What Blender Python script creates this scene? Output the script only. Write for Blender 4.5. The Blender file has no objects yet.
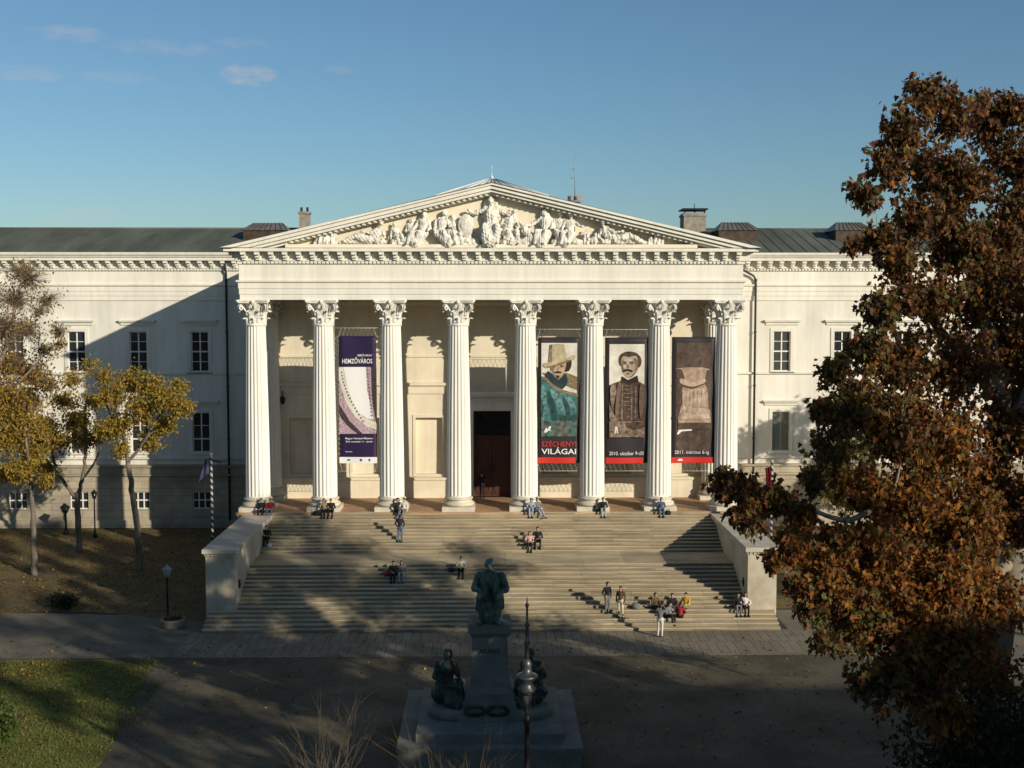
import bpy, bmesh, math, random
import numpy as np
from mathutils import Vector, Matrix
rad = math.radians
scene = bpy.context.scene
COL = scene.collection

# ------------------------------------------------------------------ camera
F = 1200.0; HC = 17.1; PITCH = math.atan(80/1200); YAW = math.atan(20/1200)
cam_d = bpy.data.cameras.new('camera'); cam = bpy.data.objects.new('camera', cam_d); COL.objects.link(cam)
cam_d.sensor_width = 36.0; cam_d.lens = 36.0*F/1024; cam_d.clip_start = 0.3; cam_d.clip_end = 6000
cam.location = (0, 0, HC); cam.rotation_euler = (rad(90)-PITCH, 0, -YAW)
scene.camera = cam
# ------------------------------------------------------------------ sky and sun
SUN_AZ = rad(43.5)      # to the right of straight-behind
SUN_EL = rad(17.7)
SKY = 0.088
world = bpy.data.worlds.new('World'); scene.world = world; world.use_nodes = True
wn = world.node_tree.nodes; wl = world.node_tree.links
for n in list(wn): wn.remove(n)
w_out = wn.new('ShaderNodeOutputWorld'); w_bg = wn.new('ShaderNodeBackground'); w_sky = wn.new('ShaderNodeTexSky')
w_sky.sky_type = 'NISHITA'; w_sky.sun_disc = False; w_sky.sun_elevation = SUN_EL
SUN_DIR = Vector((math.sin(SUN_AZ)*math.cos(SUN_EL), -math.cos(SUN_AZ)*math.cos(SUN_EL), math.sin(SUN_EL)))  # towards the sun
w_sky.sun_rotation = math.atan2(SUN_DIR.x, SUN_DIR.y)
w_sky.air_density = 1.0; w_sky.dust_density = 0.6; w_sky.ozone_density = 4.2; w_sky.altitude = 150
w_bg.inputs['Strength'].default_value = SKY
wl.new(w_bg.outputs[0], w_out.inputs[0])
sun_d = bpy.data.lights.new('sun', 'SUN'); sun = bpy.data.objects.new('sun', sun_d); COL.objects.link(sun)
sun_d.energy = 5.0; sun_d.angle = rad(0.53); sun_d.color = (1.0, 0.90, 0.73)
sun.rotation_euler = SUN_DIR.to_track_quat('Z', 'Y').to_euler(); sun.location = (60, -60, 60)
vs = scene.view_settings
scene.display_settings.display_device = 'sRGB'
vs.view_transform = 'Standard'; vs.look = 'None'; vs.exposure = 0.0; vs.gamma = 1.0
scene.cycles.use_denoising = True
scene.cycles.max_bounces = 5; scene.cycles.diffuse_bounces = 3; scene.cycles.transparent_max_bounces = 4
scene.cycles.sample_clamp_indirect = 4.0

# view basis used to turn measured picture positions into places on known planes
_cp, _sp, _cy, _sy = math.cos(PITCH), math.sin(PITCH), math.cos(YAW), math.sin(YAW)
FWD = Vector((_sy*_cp, _cy*_cp, -_sp)); RGT = Vector((_cy, -_sy, 0)); UPV = RGT.cross(FWD); CAM = Vector((0, 0, HC))
def ray(px, py): return FWD + RGT*((px-512)/F) - UPV*((py-384)/F)
def at(px, py, Y):
    d = ray(px, py); return CAM + d*(Y/d.y)
def atz(px, py, z):
    d = ray(px, py); return CAM + d*((z-HC)/d.z)

# small wispy clouds of the sky itself (part of the world, placed by direction)
def world_clouds():
    geo = wn.new('ShaderNodeTexCoord')
    nrm = wn.new('ShaderNodeVectorMath'); nrm.operation = 'NORMALIZE'; wl.new(geo.outputs['Generated'], nrm.inputs[0])
    mp = wn.new('ShaderNodeMapping'); mp.inputs['Scale'].default_value = (60, 60, 150); wl.new(nrm.outputs[0], mp.inputs[0])
    nz = wn.new('ShaderNodeTexNoise'); nz.inputs['Scale'].default_value = 1.0; nz.inputs['Detail'].default_value = 6; nz.inputs['Roughness'].default_value = 0.6
    wl.new(mp.outputs[0], nz.inputs['Vector'])
    total = None
    for (px, py, a, b, amt) in [(248,75,30,12,.42),(70,34,44,9,.22),(20,73,48,9,.20),(120,78,42,8,.15),(165,48,60,9,.16),(240,43,32,6,.14),(340,69,16,6,.14),(95,214,40,10,.20),(60,220,36,10,.14),(300,180,70,9,.06)]:
        c = ray(px, py).normalized(); r = c.cross(Vector((0,0,1))).normalized(); u = r.cross(c)
        def dot(v):
            d = wn.new('ShaderNodeVectorMath'); d.operation = 'DOT_PRODUCT'; wl.new(nrm.outputs[0], d.inputs[0]); d.inputs[1].default_value = v; return d.outputs['Value']
        def m(op, x, y, cl=False):
            k = wn.new('ShaderNodeMath'); k.operation = op; k.use_clamp = cl
            for i, s in enumerate((x, y)):
                if isinstance(s, (int, float)): k.inputs[i].default_value = s
                else: wl.new(s, k.inputs[i])
            return k.outputs[0]
        x = m('MULTIPLY', dot(r), F/a); y = m('MULTIPLY', dot(u), F/b)
        rr = m('ADD', m('MULTIPLY', x, x), m('MULTIPLY', y, y))
        g = m('SUBTRACT', 1.0, rr)                       # 1 in the middle, 0 at the rim
        front = m('GREATER_THAN', dot(c), 0.9)
        f = m('ADD', m('MULTIPLY', g, .7), m('MULTIPLY', m('SUBTRACT', nz.outputs['Fac'], .5), 3.2))
        f = m('MULTIPLY', m('MULTIPLY', m('MULTIPLY', f, 1.0, True), amt), front)
        f = m('MULTIPLY', f, m('MULTIPLY', g, 2.0, True))
        total = f if total is None else m('MAXIMUM', total, f)
    mix = wn.new('ShaderNodeMix'); mix.data_type = 'RGBA'
    wb = wn.new('ShaderNodeVectorMath'); wb.operation = 'MULTIPLY'; wb.inputs[1].default_value = (1.01, 1.085, 1.025)   # camera white balance of the blue
    wl.new(w_sky.outputs[0], wb.inputs[0])
    wl.new(total, mix.inputs['Factor']); wl.new(wb.outputs[0], mix.inputs['A'])
    mix.inputs['B'].default_value = (6.4, 5.8, 5.7, 1)
    wl.new(mix.outputs['Result'], w_bg.inputs['Color'])
world_clouds()

# ------------------------------------------------------------------ materials
MATS = {}
def pmat(name, col, rough=.8, var=.12, scale=2.0, bump=0.0, bscale=20.0, col2=None, metal=0.0, stretch=(1,1,1), detail=5, spec=.3, island=0.0, streak=0.0, objrand=None):
    if name in MATS: return MATS[name]
    m = bpy.data.materials.new(name); m.use_nodes = True; nt = m.node_tree; N = nt.nodes; L = nt.links
    b = N['Principled BSDF']; b.inputs['Roughness'].default_value = rough; b.inputs['Metallic'].default_value = metal
    b.inputs['Specular IOR Level'].default_value = spec
    tc = N.new('ShaderNodeTexCoord'); mp = N.new('ShaderNodeMapping'); mp.inputs['Scale'].default_value = stretch
    L.new(tc.outputs['Object'], mp.inputs['Vector'])
    n1 = N.new('ShaderNodeTexNoise'); n1.inputs['Scale'].default_value = scale; n1.inputs['Detail'].default_value = detail; n1.inputs['Roughness'].default_value = .62
    L.new(mp.outputs[0], n1.inputs['Vector'])
    rp = N.new('ShaderNodeValToRGB'); c2 = col2 or tuple(c*(1-2.2*var) for c in col)
    rp.color_ramp.elements[0].position = .32; rp.color_ramp.elements[1].position = .68
    rp.color_ramp.elements[0].color = (*c2, 1); rp.color_ramp.elements[1].color = (*(tuple(min(1, c*(1+var*.6)) for c in col)), 1)
    L.new(n1.outputs['Fac'], rp.inputs['Fac'])
    out = rp.outputs['Color']
    if island > 0:
        g = N.new('ShaderNodeNewGeometry'); hs = N.new('ShaderNodeHueSaturation')
        mr = N.new('ShaderNodeMapRange'); mr.inputs['To Min'].default_value = 1-island; mr.inputs['To Max'].default_value = 1+island
        L.new(g.outputs['Random Per Island'], mr.inputs['Value']); L.new(mr.outputs[0], hs.inputs['Value']); L.new(out, hs.inputs['Color']); out = hs.outputs['Color']
    if streak > 0:
        m2 = N.new('ShaderNodeMapping'); m2.inputs['Scale'].default_value = (1.6, 1.6, .09); L.new(tc.outputs['Object'], m2.inputs['Vector'])
        n3 = N.new('ShaderNodeTexNoise'); n3.inputs['Scale'].default_value = 1.3; n3.inputs['Detail'].default_value = 7; n3.inputs['Roughness'].default_value = .7; L.new(m2.outputs[0], n3.inputs['Vector'])
        r3 = N.new('ShaderNodeMapRange'); r3.inputs['From Min'].default_value = .35; r3.inputs['From Max'].default_value = .62; r3.inputs['To Min'].default_value = 1-streak; r3.inputs['To Max'].default_value = 1.0; L.new(n3.outputs['Fac'], r3.inputs['Value'])
        v3 = N.new('ShaderNodeVectorMath'); v3.operation = 'MULTIPLY'; L.new(out, v3.inputs[0]); L.new(r3.outputs[0], v3.inputs[1]); out = v3.outputs[0]
    if objrand:
        oi = N.new('ShaderNodeObjectInfo'); rr_ = N.new('ShaderNodeValToRGB'); rr_.color_ramp.interpolation = 'CONSTANT'
        e0 = rr_.color_ramp.elements; e0[0].color = (*col, 1); e0[1].position = .55; e0[1].color = (*objrand[0], 1)
        for q_, c_ in enumerate(objrand[1:]): en = e0.new(.7+.15*q_); en.color = (*c_, 1)
        L.new(oi.outputs['Random'], rr_.inputs['Fac']); out = rr_.outputs[0]
    L.new(out, b.inputs['Base Color'])
    if bump > 0:
        n2 = N.new('ShaderNodeTexNoise'); n2.inputs['Scale'].default_value = bscale; n2.inputs['Detail'].default_value = 4
        L.new(tc.outputs['Object'], n2.inputs['Vector'])
        bp = N.new('ShaderNodeBump'); bp.inputs['Strength'].default_value = bump; bp.inputs['Distance'].default_value = .02
        L.new(n2.outputs['Fac'], bp.inputs['Height']); L.new(bp.outputs[0], b.inputs['Normal'])
    MATS[name] = m; return m

def brickmat(name, c1, c2, mortar, bw, bh, msize=.02, rough=.85, plane='XY', offset=.5, dirt=.25, bump=.3, rot=0.0, nscale=.35):
    m = bpy.data.materials.new(name); m.use_nodes = True; nt = m.node_tree; N = nt.nodes; L = nt.links
    b = N['Principled BSDF']; b.inputs['Roughness'].default_value = rough; b.inputs['Specular IOR Level'].default_value = .25
    tc = N.new('ShaderNodeTexCoord'); mp = N.new('ShaderNodeMapping')
    if plane == 'XZ': mp.inputs['Rotation'].default_value = (rad(-90), 0, 0)
    elif plane == 'ANY': pass
    else: mp.inputs['Rotation'].default_value = (0, 0, rot)
    L.new(tc.outputs['Object'], mp.inputs['Vector'])
    br = N.new('ShaderNodeTexBrick'); br.offset = offset
    br.inputs['Color1'].default_value = (*c1, 1); br.inputs['Color2'].default_value = (*c2, 1); br.inputs['Mortar'].default_value = (*mortar, 1)
    br.inputs['Scale'].default_value = 1.0; br.inputs['Mortar Size'].default_value = msize; br.inputs['Brick Width'].default_value = bw; br.inputs['Row Height'].default_value = bh
    br.inputs['Mortar Smooth'].default_value = .3
    L.new(mp.outputs[0], br.inputs['Vector'])
    nz = N.new('ShaderNodeTexNoise'); nz.inputs['Scale'].default_value = nscale; nz.inputs['Detail'].default_value = 8; nz.inputs['Roughness'].default_value = .65
    L.new(tc.outputs['Object'], nz.inputs['Vector'])
    mr = N.new('ShaderNodeMapRange'); mr.inputs['From Min'].default_value = .3; mr.inputs['From Max'].default_value = .7
    mr.inputs['To Min'].default_value = 1-dirt*1.4; mr.inputs['To Max'].default_value = 1+dirt*.5
    L.new(nz.outputs['Fac'], mr.inputs['Value'])
    mx = N.new('ShaderNodeVectorMath'); mx.operation = 'MULTIPLY'; L.new(br.outputs['Color'], mx.inputs[0]); L.new(mr.outputs[0], mx.inputs[1])
    L.new(mx.outputs[0], b.inputs['Base Color'])
    bp = N.new('ShaderNodeBump'); bp.inputs['Strength'].default_value = bump; bp.inputs['Distance'].default_value = .02; bp.invert = True
    L.new(br.outputs['Fac'], bp.inputs['Height']); L.new(bp.outputs[0], b.inputs['Normal'])
    MATS[name] = m; return m

def leafmat(name, cols, trans=.35):
    m = bpy.data.materials.new(name); m.use_nodes = True; nt = m.node_tree; N = nt.nodes; L = nt.links
    b = N['Principled BSDF']; out = N['Material Output']
    b.inputs['Roughness'].default_value = .6; b.inputs['Specular IOR Level'].default_value = .25
    g = N.new('ShaderNodeNewGeometry'); rp = N.new('ShaderNodeValToRGB'); rp.color_ramp.interpolation = 'LINEAR'
    els = rp.color_ramp.elements
    while len(els) < len(cols): els.new(.5)
    for i, c in enumerate(cols):
        els[i].position = i/(len(cols)-1); els[i].color = (*c, 1)
    L.new(g.outputs['Random Per Island'], rp.inputs['Fac']); L.new(rp.outputs[0], b.inputs['Base Color'])
    t = N.new('ShaderNodeBsdfTranslucent'); L.new(rp.outputs[0], t.inputs['Color'])
    mx = N.new('ShaderNodeMixShader'); mx.inputs['Fac'].default_value = trans
    L.new(b.outputs[0], mx.inputs[1]); L.new(t.outputs[0], mx.inputs[2]); L.new(mx.outputs[0], out.inputs['Surface'])
    MATS[name] = m; return m

stucco   = pmat('stucco', (.76,.73,.64), .85, .05, .35, .15, 30, stretch=(1,1,.35), streak=.13)
stucco_w = pmat('wing_stucco', (.74,.71,.63), .88, .09, .30, .15, 30, stretch=(1,1,.4), detail=8, streak=.11)
innerw   = pmat('ochre_stucco', (.74,.66,.51), .9, .07, .5, .1, 25, detail=8, streak=.08)
basest2  = pmat('column_base_stone', (.60,.54,.43), .8, .1, 1.5, .1, 20, detail=8)
tympst   = pmat('tympanum_stucco', (.72,.65,.50), .85, .06, 1.0, .1, 20)
colstone = pmat('column_stone', (.80,.77,.69), .75, .06, .8, .1, 20, stretch=(1,1,.2), streak=.10)
carved   = pmat('carved_stone', (.74,.71,.63), .8, .18, 3.0, .3, 14)
basestone= brickmat('base_stone', (.42,.36,.27), (.38,.33,.25), (.24,.2,.15), 1.5, .55, .02, plane='XZ', dirt=.35)
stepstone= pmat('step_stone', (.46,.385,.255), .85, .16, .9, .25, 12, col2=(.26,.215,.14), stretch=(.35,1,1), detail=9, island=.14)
cheekst  = pmat('cheek_stone', (.52,.47,.37), .85, .14, .6, .3, 10, col2=(.32,.28,.21), detail=9)
capst    = pmat('coping_stone', (.50,.46,.38), .85, .12, .8, .2, 12, detail=8)
floorst  = pmat('portico_paving', (.46,.28,.15), .7, .14, .6, .1, 12, col2=(.30,.19,.12), detail=8)
roofm    = pmat('roof_metal', (.115,.125,.10), .8, .18, .5, .05, 10, stretch=(1,.3,.3), detail=7)
dkmetal  = pmat('dark_metal', (.03,.03,.03), .45, .2, 6, metal=.6)
pipe_m   = pmat('pipe_metal', (.05,.055,.055), .5, .2, 3, metal=.4)
whitep   = pmat('white_paint', (.72,.70,.64), .6, .06, 3)
glassm   = pmat('window_glass', (.022,.026,.03), .08, .3, 1.2, spec=.6, objrand=[(.06,.065,.065),(.15,.14,.12),(.27,.25,.21)])
woodm    = pmat('door_wood', (.10,.038,.022), .5, .25, 3, stretch=(6,6,.6))
doorgl   = pmat('door_glass', (.02,.02,.02), .12, .2, 2, spec=.5)
bronze   = pmat('verdigris_bronze', (.125,.185,.135), .55, .3, 2.2, .35, 14, col2=(.032,.046,.038), metal=.25, detail=9)
bronze_d = pmat('dark_bronze', (.05,.075,.058), .5, .3, 2.5, .35, 14, col2=(.013,.017,.016), metal=.25)
monst    = pmat('monument_stone', (.20,.20,.165), .85, .16, 1.2, .25, 16, detail=9)
planterst = pmat('planter_stone', (.26,.24,.19), .9, .15, 2, .3, 10)
brickch  = pmat('chimney_plaster', (.30,.27,.22), .9, .2, 2, .3, 10)
riserst  = pmat('step_riser_stone', (.29,.24,.16), .9, .16, 1.2, .25, 12, col2=(.17,.138,.09), stretch=(.35,1,1), detail=9, island=.14)  # risers coloured darker to soften their sunlit contrast with the treads
rust_m   = pmat('copper_trim', (.075,.05,.035), .7, .3, 2)
skyglass = pmat('skylight_glass', (.17,.15,.12), .4, .2, 1, spec=.6)

# ------------------------------------------------------------------ mesh building
class MB:
    def __init__(s): s.v = []; s.f = []; s.m = []; s.s = []
    def add(s, vs, fs, mi=0, smooth=False):
        o = len(s.v); s.v.extend([tuple(p) for p in vs])
        for f in fs: s.f.append([i+o for i in f]); s.m.append(mi); s.s.append(smooth)
        return o
    def box(s, x0, x1, y0, y1, z0, z1, mi=0):
        s.add([(x0,y0,z0),(x1,y0,z0),(x1,y1,z0),(x0,y1,z0),(x0,y0,z1),(x1,y0,z1),(x1,y1,z1),(x0,y1,z1)],
              [(3,2,1,0),(4,5,6,7),(0,1,5,4),(1,2,6,5),(2,3,7,6),(3,0,4,7)], mi)
    def lathe(s, prof, n=24, c=(0,0,0), mi=0, smooth=True, caps=True):
        vs = []; fs = []
        for (r, z) in prof:
            for k in range(n):
                a = 2*math.pi*k/n; vs.append((c[0]+r*math.cos(a), c[1]+r*math.sin(a), c[2]+z))
        m = len(prof)
        for i in range(m-1):
            for k in range(n):
                k2 = (k+1) % n; fs.append((i*n+k, i*n+k2, (i+1)*n+k2, (i+1)*n+k))
        o = s.add(vs, fs, mi, smooth)
        if caps:
            s.f.append([o+k for k in range(n)][::-1]); s.m.append(mi); s.s.append(False)
            s.f.append([o+(m-1)*n+k for k in range(n)]); s.m.append(mi); s.s.append(False)
    def tube(s, pts, rs, n=6, mi=0, smooth=True, caps=True):
        pts = [Vector(p) for p in pts]
        if isinstance(rs, (int, float)): rs = [rs]*len(pts)
        t = (pts[1]-pts[0]).normalized(); a = t.orthogonal().normalized(); vs = []; fs = []
        for i, p in enumerate(pts):
            if i == 0: d = pts[1]-pts[0]
            elif i == len(pts)-1: d = pts[-1]-pts[-2]
            else: d = pts[i+1]-pts[i-1]
            if d.length > 1e-9: d.normalize()
            else: d = t
            a = a - d*a.dot(d)
            if a.length < 1e-6: a = d.orthogonal()
            a.normalize(); b = d.cross(a); t = d
            for k in range(n):
                an = 2*math.pi*k/n; vs.append(p + (a*math.cos(an)+b*math.sin(an))*rs[i])
        for i in range(len(pts)-1):
            for k in range(n):
                k2 = (k+1) % n; fs.append((i*n+k, i*n+k2, (i+1)*n+k2, (i+1)*n+k))
        o = s.add(vs, fs, mi, smooth)
        if caps:
            m = len(pts)
            s.f.append([o+k for k in range(n)][::-1]); s.m.append(mi); s.s.append(False)
            s.f.append([o+(m-1)*n+k for k in range(n)]); s.m.append(mi); s.s.append(False)
    def capsule(s, p0, p1, r0, r1, n=12, mi=0):
        p0 = Vector(p0); p1 = Vector(p1); d = (p1-p0)
        d = d.normalized() if d.length > 1e-6 else Vector((0,0,1))
        pts = []; rs = []
        for k in range(5):
            a = math.pi/2*(1-k/4); pts.append(p0-d*(r0*math.sin(a))); rs.append(max(r0*math.cos(a), r0*.06))
        for k in range(5):
            a = math.pi/2*k/4; pts.append(p1+d*(r1*math.sin(a))); rs.append(max(r1*math.cos(a), r1*.06))
        s.tube(pts, rs, n, mi)
    def ell(s, c, r, rot=None, n=14, mi=0):
        vs = []; fs = []; R = rot or Matrix.Identity(3); m = n//2+1
        for i in range(m+1):
            th = math.pi*i/m
            st = max(math.sin(th), .02)
            for k in range(n):
                a = 2*math.pi*k/n
                vs.append(Vector(c)+R @ Vector((r[0]*st*math.cos(a), r[1]*st*math.sin(a), -r[2]*math.cos(th))))
        for i in range(m):
            for k in range(n):
                k2 = (k+1) % n; fs.append((i*n+k, i*n+k2, (i+1)*n+k2, (i+1)*n+k))
        o = s.add(vs, fs, mi, True)
        s.f.append([o+k for k in range(n)][::-1]); s.m.append(mi); s.s.append(True)
        s.f.append([o+m*n+k for k in range(n)]); s.m.append(mi); s.s.append(True)
    def prism_xz(s, poly, y0, y1, mi=0):          # polygon in x,z (counter-clockwise seen from -y) between two y planes
        n = len(poly)
        vs = [(x, y0, z) for x, z in poly]+[(x, y1, z) for x, z in poly]
        fs = [tuple(range(n)), tuple(range(2*n-1, n-1, -1))]+[(i, i+n, (i+1) % n+n, (i+1) % n) for i in range(n)]
        s.add(vs, fs, mi)
    def prism_xy(s, poly, z0, z1, mi=0):
        n = len(poly)
        vs = [(x, y, z0) for x, y in poly]+[(x, y, z1) for x, y in poly]
        fs = [tuple(range(n-1, -1, -1)), tuple(range(n, 2*n))]+[(i, (i+1) % n, (i+1) % n+n, i+n) for i in range(n)]
        s.add(vs, fs, mi)
    def sweep(s, path, prof, mi=0, close=False):
        offs = []
        for i in range(len(path)):
            ns = []
            for j in (i-1, i):
                if 0 <= j < len(path)-1:
                    dx = path[j+1][0]-path[j][0]; dy = path[j+1][1]-path[j][1]; l = math.hypot(dx, dy); ns.append((dy/l, -dx/l))
            if len(ns) == 1: offs.append(ns[0])
            elif abs(ns[0][0]*ns[1][0]+ns[0][1]*ns[1][1]) > .9: offs.append(ns[0])
            else: offs.append((ns[0][0]+ns[1][0], ns[0][1]+ns[1][1]))
        vs = []; fs = []; n = len(prof)
        for (p, o) in zip(path, offs):
            for (d, z) in prof: vs.append((p[0]+o[0]*d, p[1]+o[1]*d, z))
        for i in range(len(path)-1):
            for k in range(n if close else n-1):
                k2 = (k+1) % n
                fs.append((i*n+k, (i+1)*n+k, (i+1)*n+k2, i*n+k2))
        s.add(vs, fs, mi)
        if close:
            s.add(vs[:n], [tuple(range(n))], mi); s.add(vs[-n:], [tuple(range(n-1, -1, -1))], mi)
    def wall(s, x0, x1, z0, z1, y, ops, depth, mi=0):      # a wall facing -y with openings and their reveals
        xs = sorted({x0, x1, *[o[0] for o in ops], *[o[1] for o in ops]}); zs = sorted({z0, z1, *[o[2] for o in ops], *[o[3] for o in ops]})
        xs = [x for x in xs if x0-1e-6 <= x <= x1+1e-6]; zs = [z for z in zs if z0-1e-6 <= z <= z1+1e-6]
        for i in range(len(xs)-1):
            for j in range(len(zs)-1):
                cx = (xs[i]+xs[i+1])/2; cz = (zs[j]+zs[j+1])/2
                if any(o[0] < cx < o[1] and o[2] < cz < o[3] for o in ops): continue
                s.add([(xs[i],y,zs[j]),(xs[i+1],y,zs[j]),(xs[i+1],y,zs[j+1]),(xs[i],y,zs[j+1])], [(0,1,2,3)], mi)
        for (a, b, c, d) in ops:
            Y = y+depth
            s.add([(a,y,c),(b,y,c),(b,y,d),(a,y,d),(a,Y,c),(b,Y,c),(b,Y,d),(a,Y,d)], [(0,4,5,1),(1,5,6,2),(2,6,7,3),(3,7,4,0)], mi)
    def mesh(s, name, mats):
        me = bpy.data.meshes.new(name); me.from_pydata(s.v, [], s.f)
        for m in (mats if isinstance(mats, (list, tuple)) else [mats]): me.materials.append(m)
        me.polygons.foreach_set('material_index', s.m); me.polygons.foreach_set('use_smooth', s.s); me.update()
        return me
    def build(s, name, mats, parent=None, loc=None):
        o = bpy.data.objects.new(name, s.mesh(name, mats)); COL.objects.link(o)
        if parent is not None: o.parent = parent
        if loc is not None: o.location = loc
        return o

def tag(o, label=None, cat=None, group=None, kind=None):
    if label: o['label'] = label
    if cat: o['category'] = cat
    if group: o['group'] = group
    if kind: o['kind'] = kind
    return o
def thing(name, label, cat, loc=(0,0,0), rz=0.0, group=None):
    o = bpy.data.objects.new(name, None); COL.objects.link(o); o.location = loc; o.rotation_euler = (0, 0, rz); o.empty_display_size = .3
    return tag(o, label, cat, group)
def dup(o, parent=None, loc=None, rz=None):
    c = o.copy(); COL.objects.link(c)
    if parent is not None: c.parent = parent
    if loc is not None: c.location = loc
    if rz is not None: c.rotation_euler = (0, 0, rz)
    for ch in list(o.children): dup(ch, c)
    return c

def remeshed(mb, voxel, smooth=6, fac=.5):
    me = mb.mesh('tmp', []); o = bpy.data.objects.new('tmp', me); COL.objects.link(o)
    r = o.modifiers.new('r', 'REMESH'); r.mode = 'VOXEL'; r.voxel_size = voxel; r.use_smooth_shade = True
    if smooth:
        k = o.modifiers.new('s', 'SMOOTH'); k.iterations = smooth; k.factor = fac
    dg = bpy.context.evaluated_depsgraph_get(); ev = o.evaluated_get(dg)
    out = bpy.data.meshes.new_from_object(ev, depsgraph=dg)
    bpy.data.objects.remove(o); bpy.data.meshes.remove(me)
    return out

def text_into(mb, s, x, z, y, height, mi, width=None, align='CENTER', bold=0.0):
    c = bpy.data.curves.new('t', 'FONT'); c.body = s; c.size = 1.0; c.align_x = 'LEFT'; c.offset = bold; c.resolution_u = 3
    o = bpy.data.objects.new('t', c); COL.objects.link(o)
    dg = bpy.context.evaluated_depsgraph_get(); me = bpy.data.meshes.new_from_object(o.evaluated_get(dg), depsgraph=dg)
    co = np.array([v.co[:] for v in me.vertices])
    if len(co):
        x0, x1 = co[:,0].min(), co[:,0].max(); y0 = 0.0
        k = height/.72; kx = k if width is None else width/(x1-x0)
        w = (x1-x0)*kx; sx = x-(w/2 if align == 'CENTER' else 0)
        vs = [(sx+(p[0]-x0)*kx, y, z+(p[1]-y0)*k) for p in co]
        mb.add(vs, [tuple(p.vertices) for p in me.polygons], mi)
    bpy.data.objects.remove(o); bpy.data.curves.remove(c); bpy.data.meshes.remove(me)
# ------------------------------------------------------------------ ground and paving
def structure(o, name_kind='structure'): o['kind'] = name_kind; return o
def sheet(name, poly, z, m):
    mb = MB(); mb.add([(x, y, z) for x, y in poly], [tuple(range(len(poly)))]); return structure(mb.build(name, m))

ground_m = pmat('earth', (.055,.05,.042), .95, .25, .2, .3, 6, detail=9)
setts = brickmat('grey_setts', (.14,.12,.08), (.115,.098,.066), (.08,.07,.048), .19, .19, .012, dirt=.48, nscale=.25, rot=.0)
slabs = brickmat('pale_paving', (.24,.21,.155), (.195,.17,.125), (.11,.097,.07), .46, 2.06, .025, offset=.5, dirt=.25, nscale=.5)
gravel = pmat('pale_gravel', (.18,.158,.115), .95, .16, .5, .4, 30, detail=10, col2=(.10,.09,.07))
turf = pmat('turf', (.125,.165,.03), .95, .3, .45, .6, 25, col2=(.085,.058,.022), detail=10)
turf_dry = pmat('leafy_turf', (.14,.095,.042), .95, .3, .5, .6, 25, col2=(.075,.068,.028), detail=10)

sheet('ground', [(-1500,-600),(1500,-600),(1500,2400),(-1500,2400)], -.012, ground_m)
sheet('plaza', [(-60,20),(40,20),(40,57.4),(-60,57.4)], -.006, setts)
sheet('forecourt_paving', [(-15.6,57.4),(18,57.4),(18,62.0),(-15.6,62.0)], -.001, slabs)
sheet('gravel_path', [(-60,57.4),(-15.6,57.4),(-15.6,62.0),(-15.1,62.0),(-15.1,64.6),(-20,65.5),(-28,66.2),(-60,66.5)], -.003, gravel)
sheet('side_path', [(18,50),(60,50),(60,66),(15.6,66),(15.6,62.0),(18,62)], -.003, gravel)

def slope(name, x0, x1, y0f, y1, z1, m, ny=14, nx=40):
    mb = MB(); rnd = random.Random(3); vs = []; fs = []
    for j in range(ny+1):
        for i in range(nx+1):
            x = x0+(x1-x0)*i/nx; ya = y0f(x); y = ya+(y1-ya)*j/ny; t = j/ny
            vs.append((x, y, .004+z1*t*t*(3-2*t)+(.03*rnd.random() if 0 < j < ny else 0)))
    for j in range(ny):
        for i in range(nx):
            a = j*(nx+1)+i; fs.append((a, a+1, a+nx+2, a+nx+1))
    mb.add(vs, fs, 0, True); return structure(mb.build(name, m))
slope('leafy_lawn', -58, -15.24, lambda x: 64.4+1.9*min(1, max(0, (-15.9-x)/9))+.35*math.sin(x*.5), 89.9, .35, turf_dry)
slope('east_lawn', 15.24, 58, lambda x: 66.2+.3*math.sin(x*.4), 89.9, .35, turf_dry)
# grass bed of the lower left, with a rounded corner towards the plaza
lp = []
for k in range(9):
    a = rad(90-90*k/8); lp.append((-19.0+3.2*math.cos(a), 53.8+3.2*math.sin(a)))
lawn_poly = [(-60,57.0)]+lp+[(-15.9,50),(-15.0,47.0),(-14.6,44),(-15.2,41),(-17,38.5),(-60,38.0)]
def raised(name, poly, z, m, curb=None):
    mb = MB(); n = len(poly); mb.prism_xy(poly[::-1], -.1, z)
    o = structure(mb.build(name, m)); return o
raised('lawn', lawn_poly, .035, turf)

# ------------------------------------------------------------------ the museum
museum = thing('museum_building', 'long cream neoclassical museum with an eight-column portico and carved pediment', 'building', (0, 79.7, 0))
def part(mb, name, m, parent=None):           # vertices are given in world places; the thing's Empty stands at its base
    o = mb.build(name, m, parent or museum)
    if parent is None: o.location = (0, -79.7, 0)
    return o
FL = 4.2; ZA = 17.36; YC = 75.0; YF = 74.25; YB = 79.7; YW = 89.8; HX = 15.5; WX = 54.0
COLX = [-14.7+4.2*i for i in range(8)]

# podium under the portico
mb = MB(); mb.box(-15.8, 15.8, 74.0, YW, -.1, FL-.15); part(mb, 'podium', cheekst)
mb = MB(); mb.box(-15.85, 15.85, 73.8, YB+.6, FL-.15, FL); part(mb, 'portico_floor', floorst)

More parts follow.
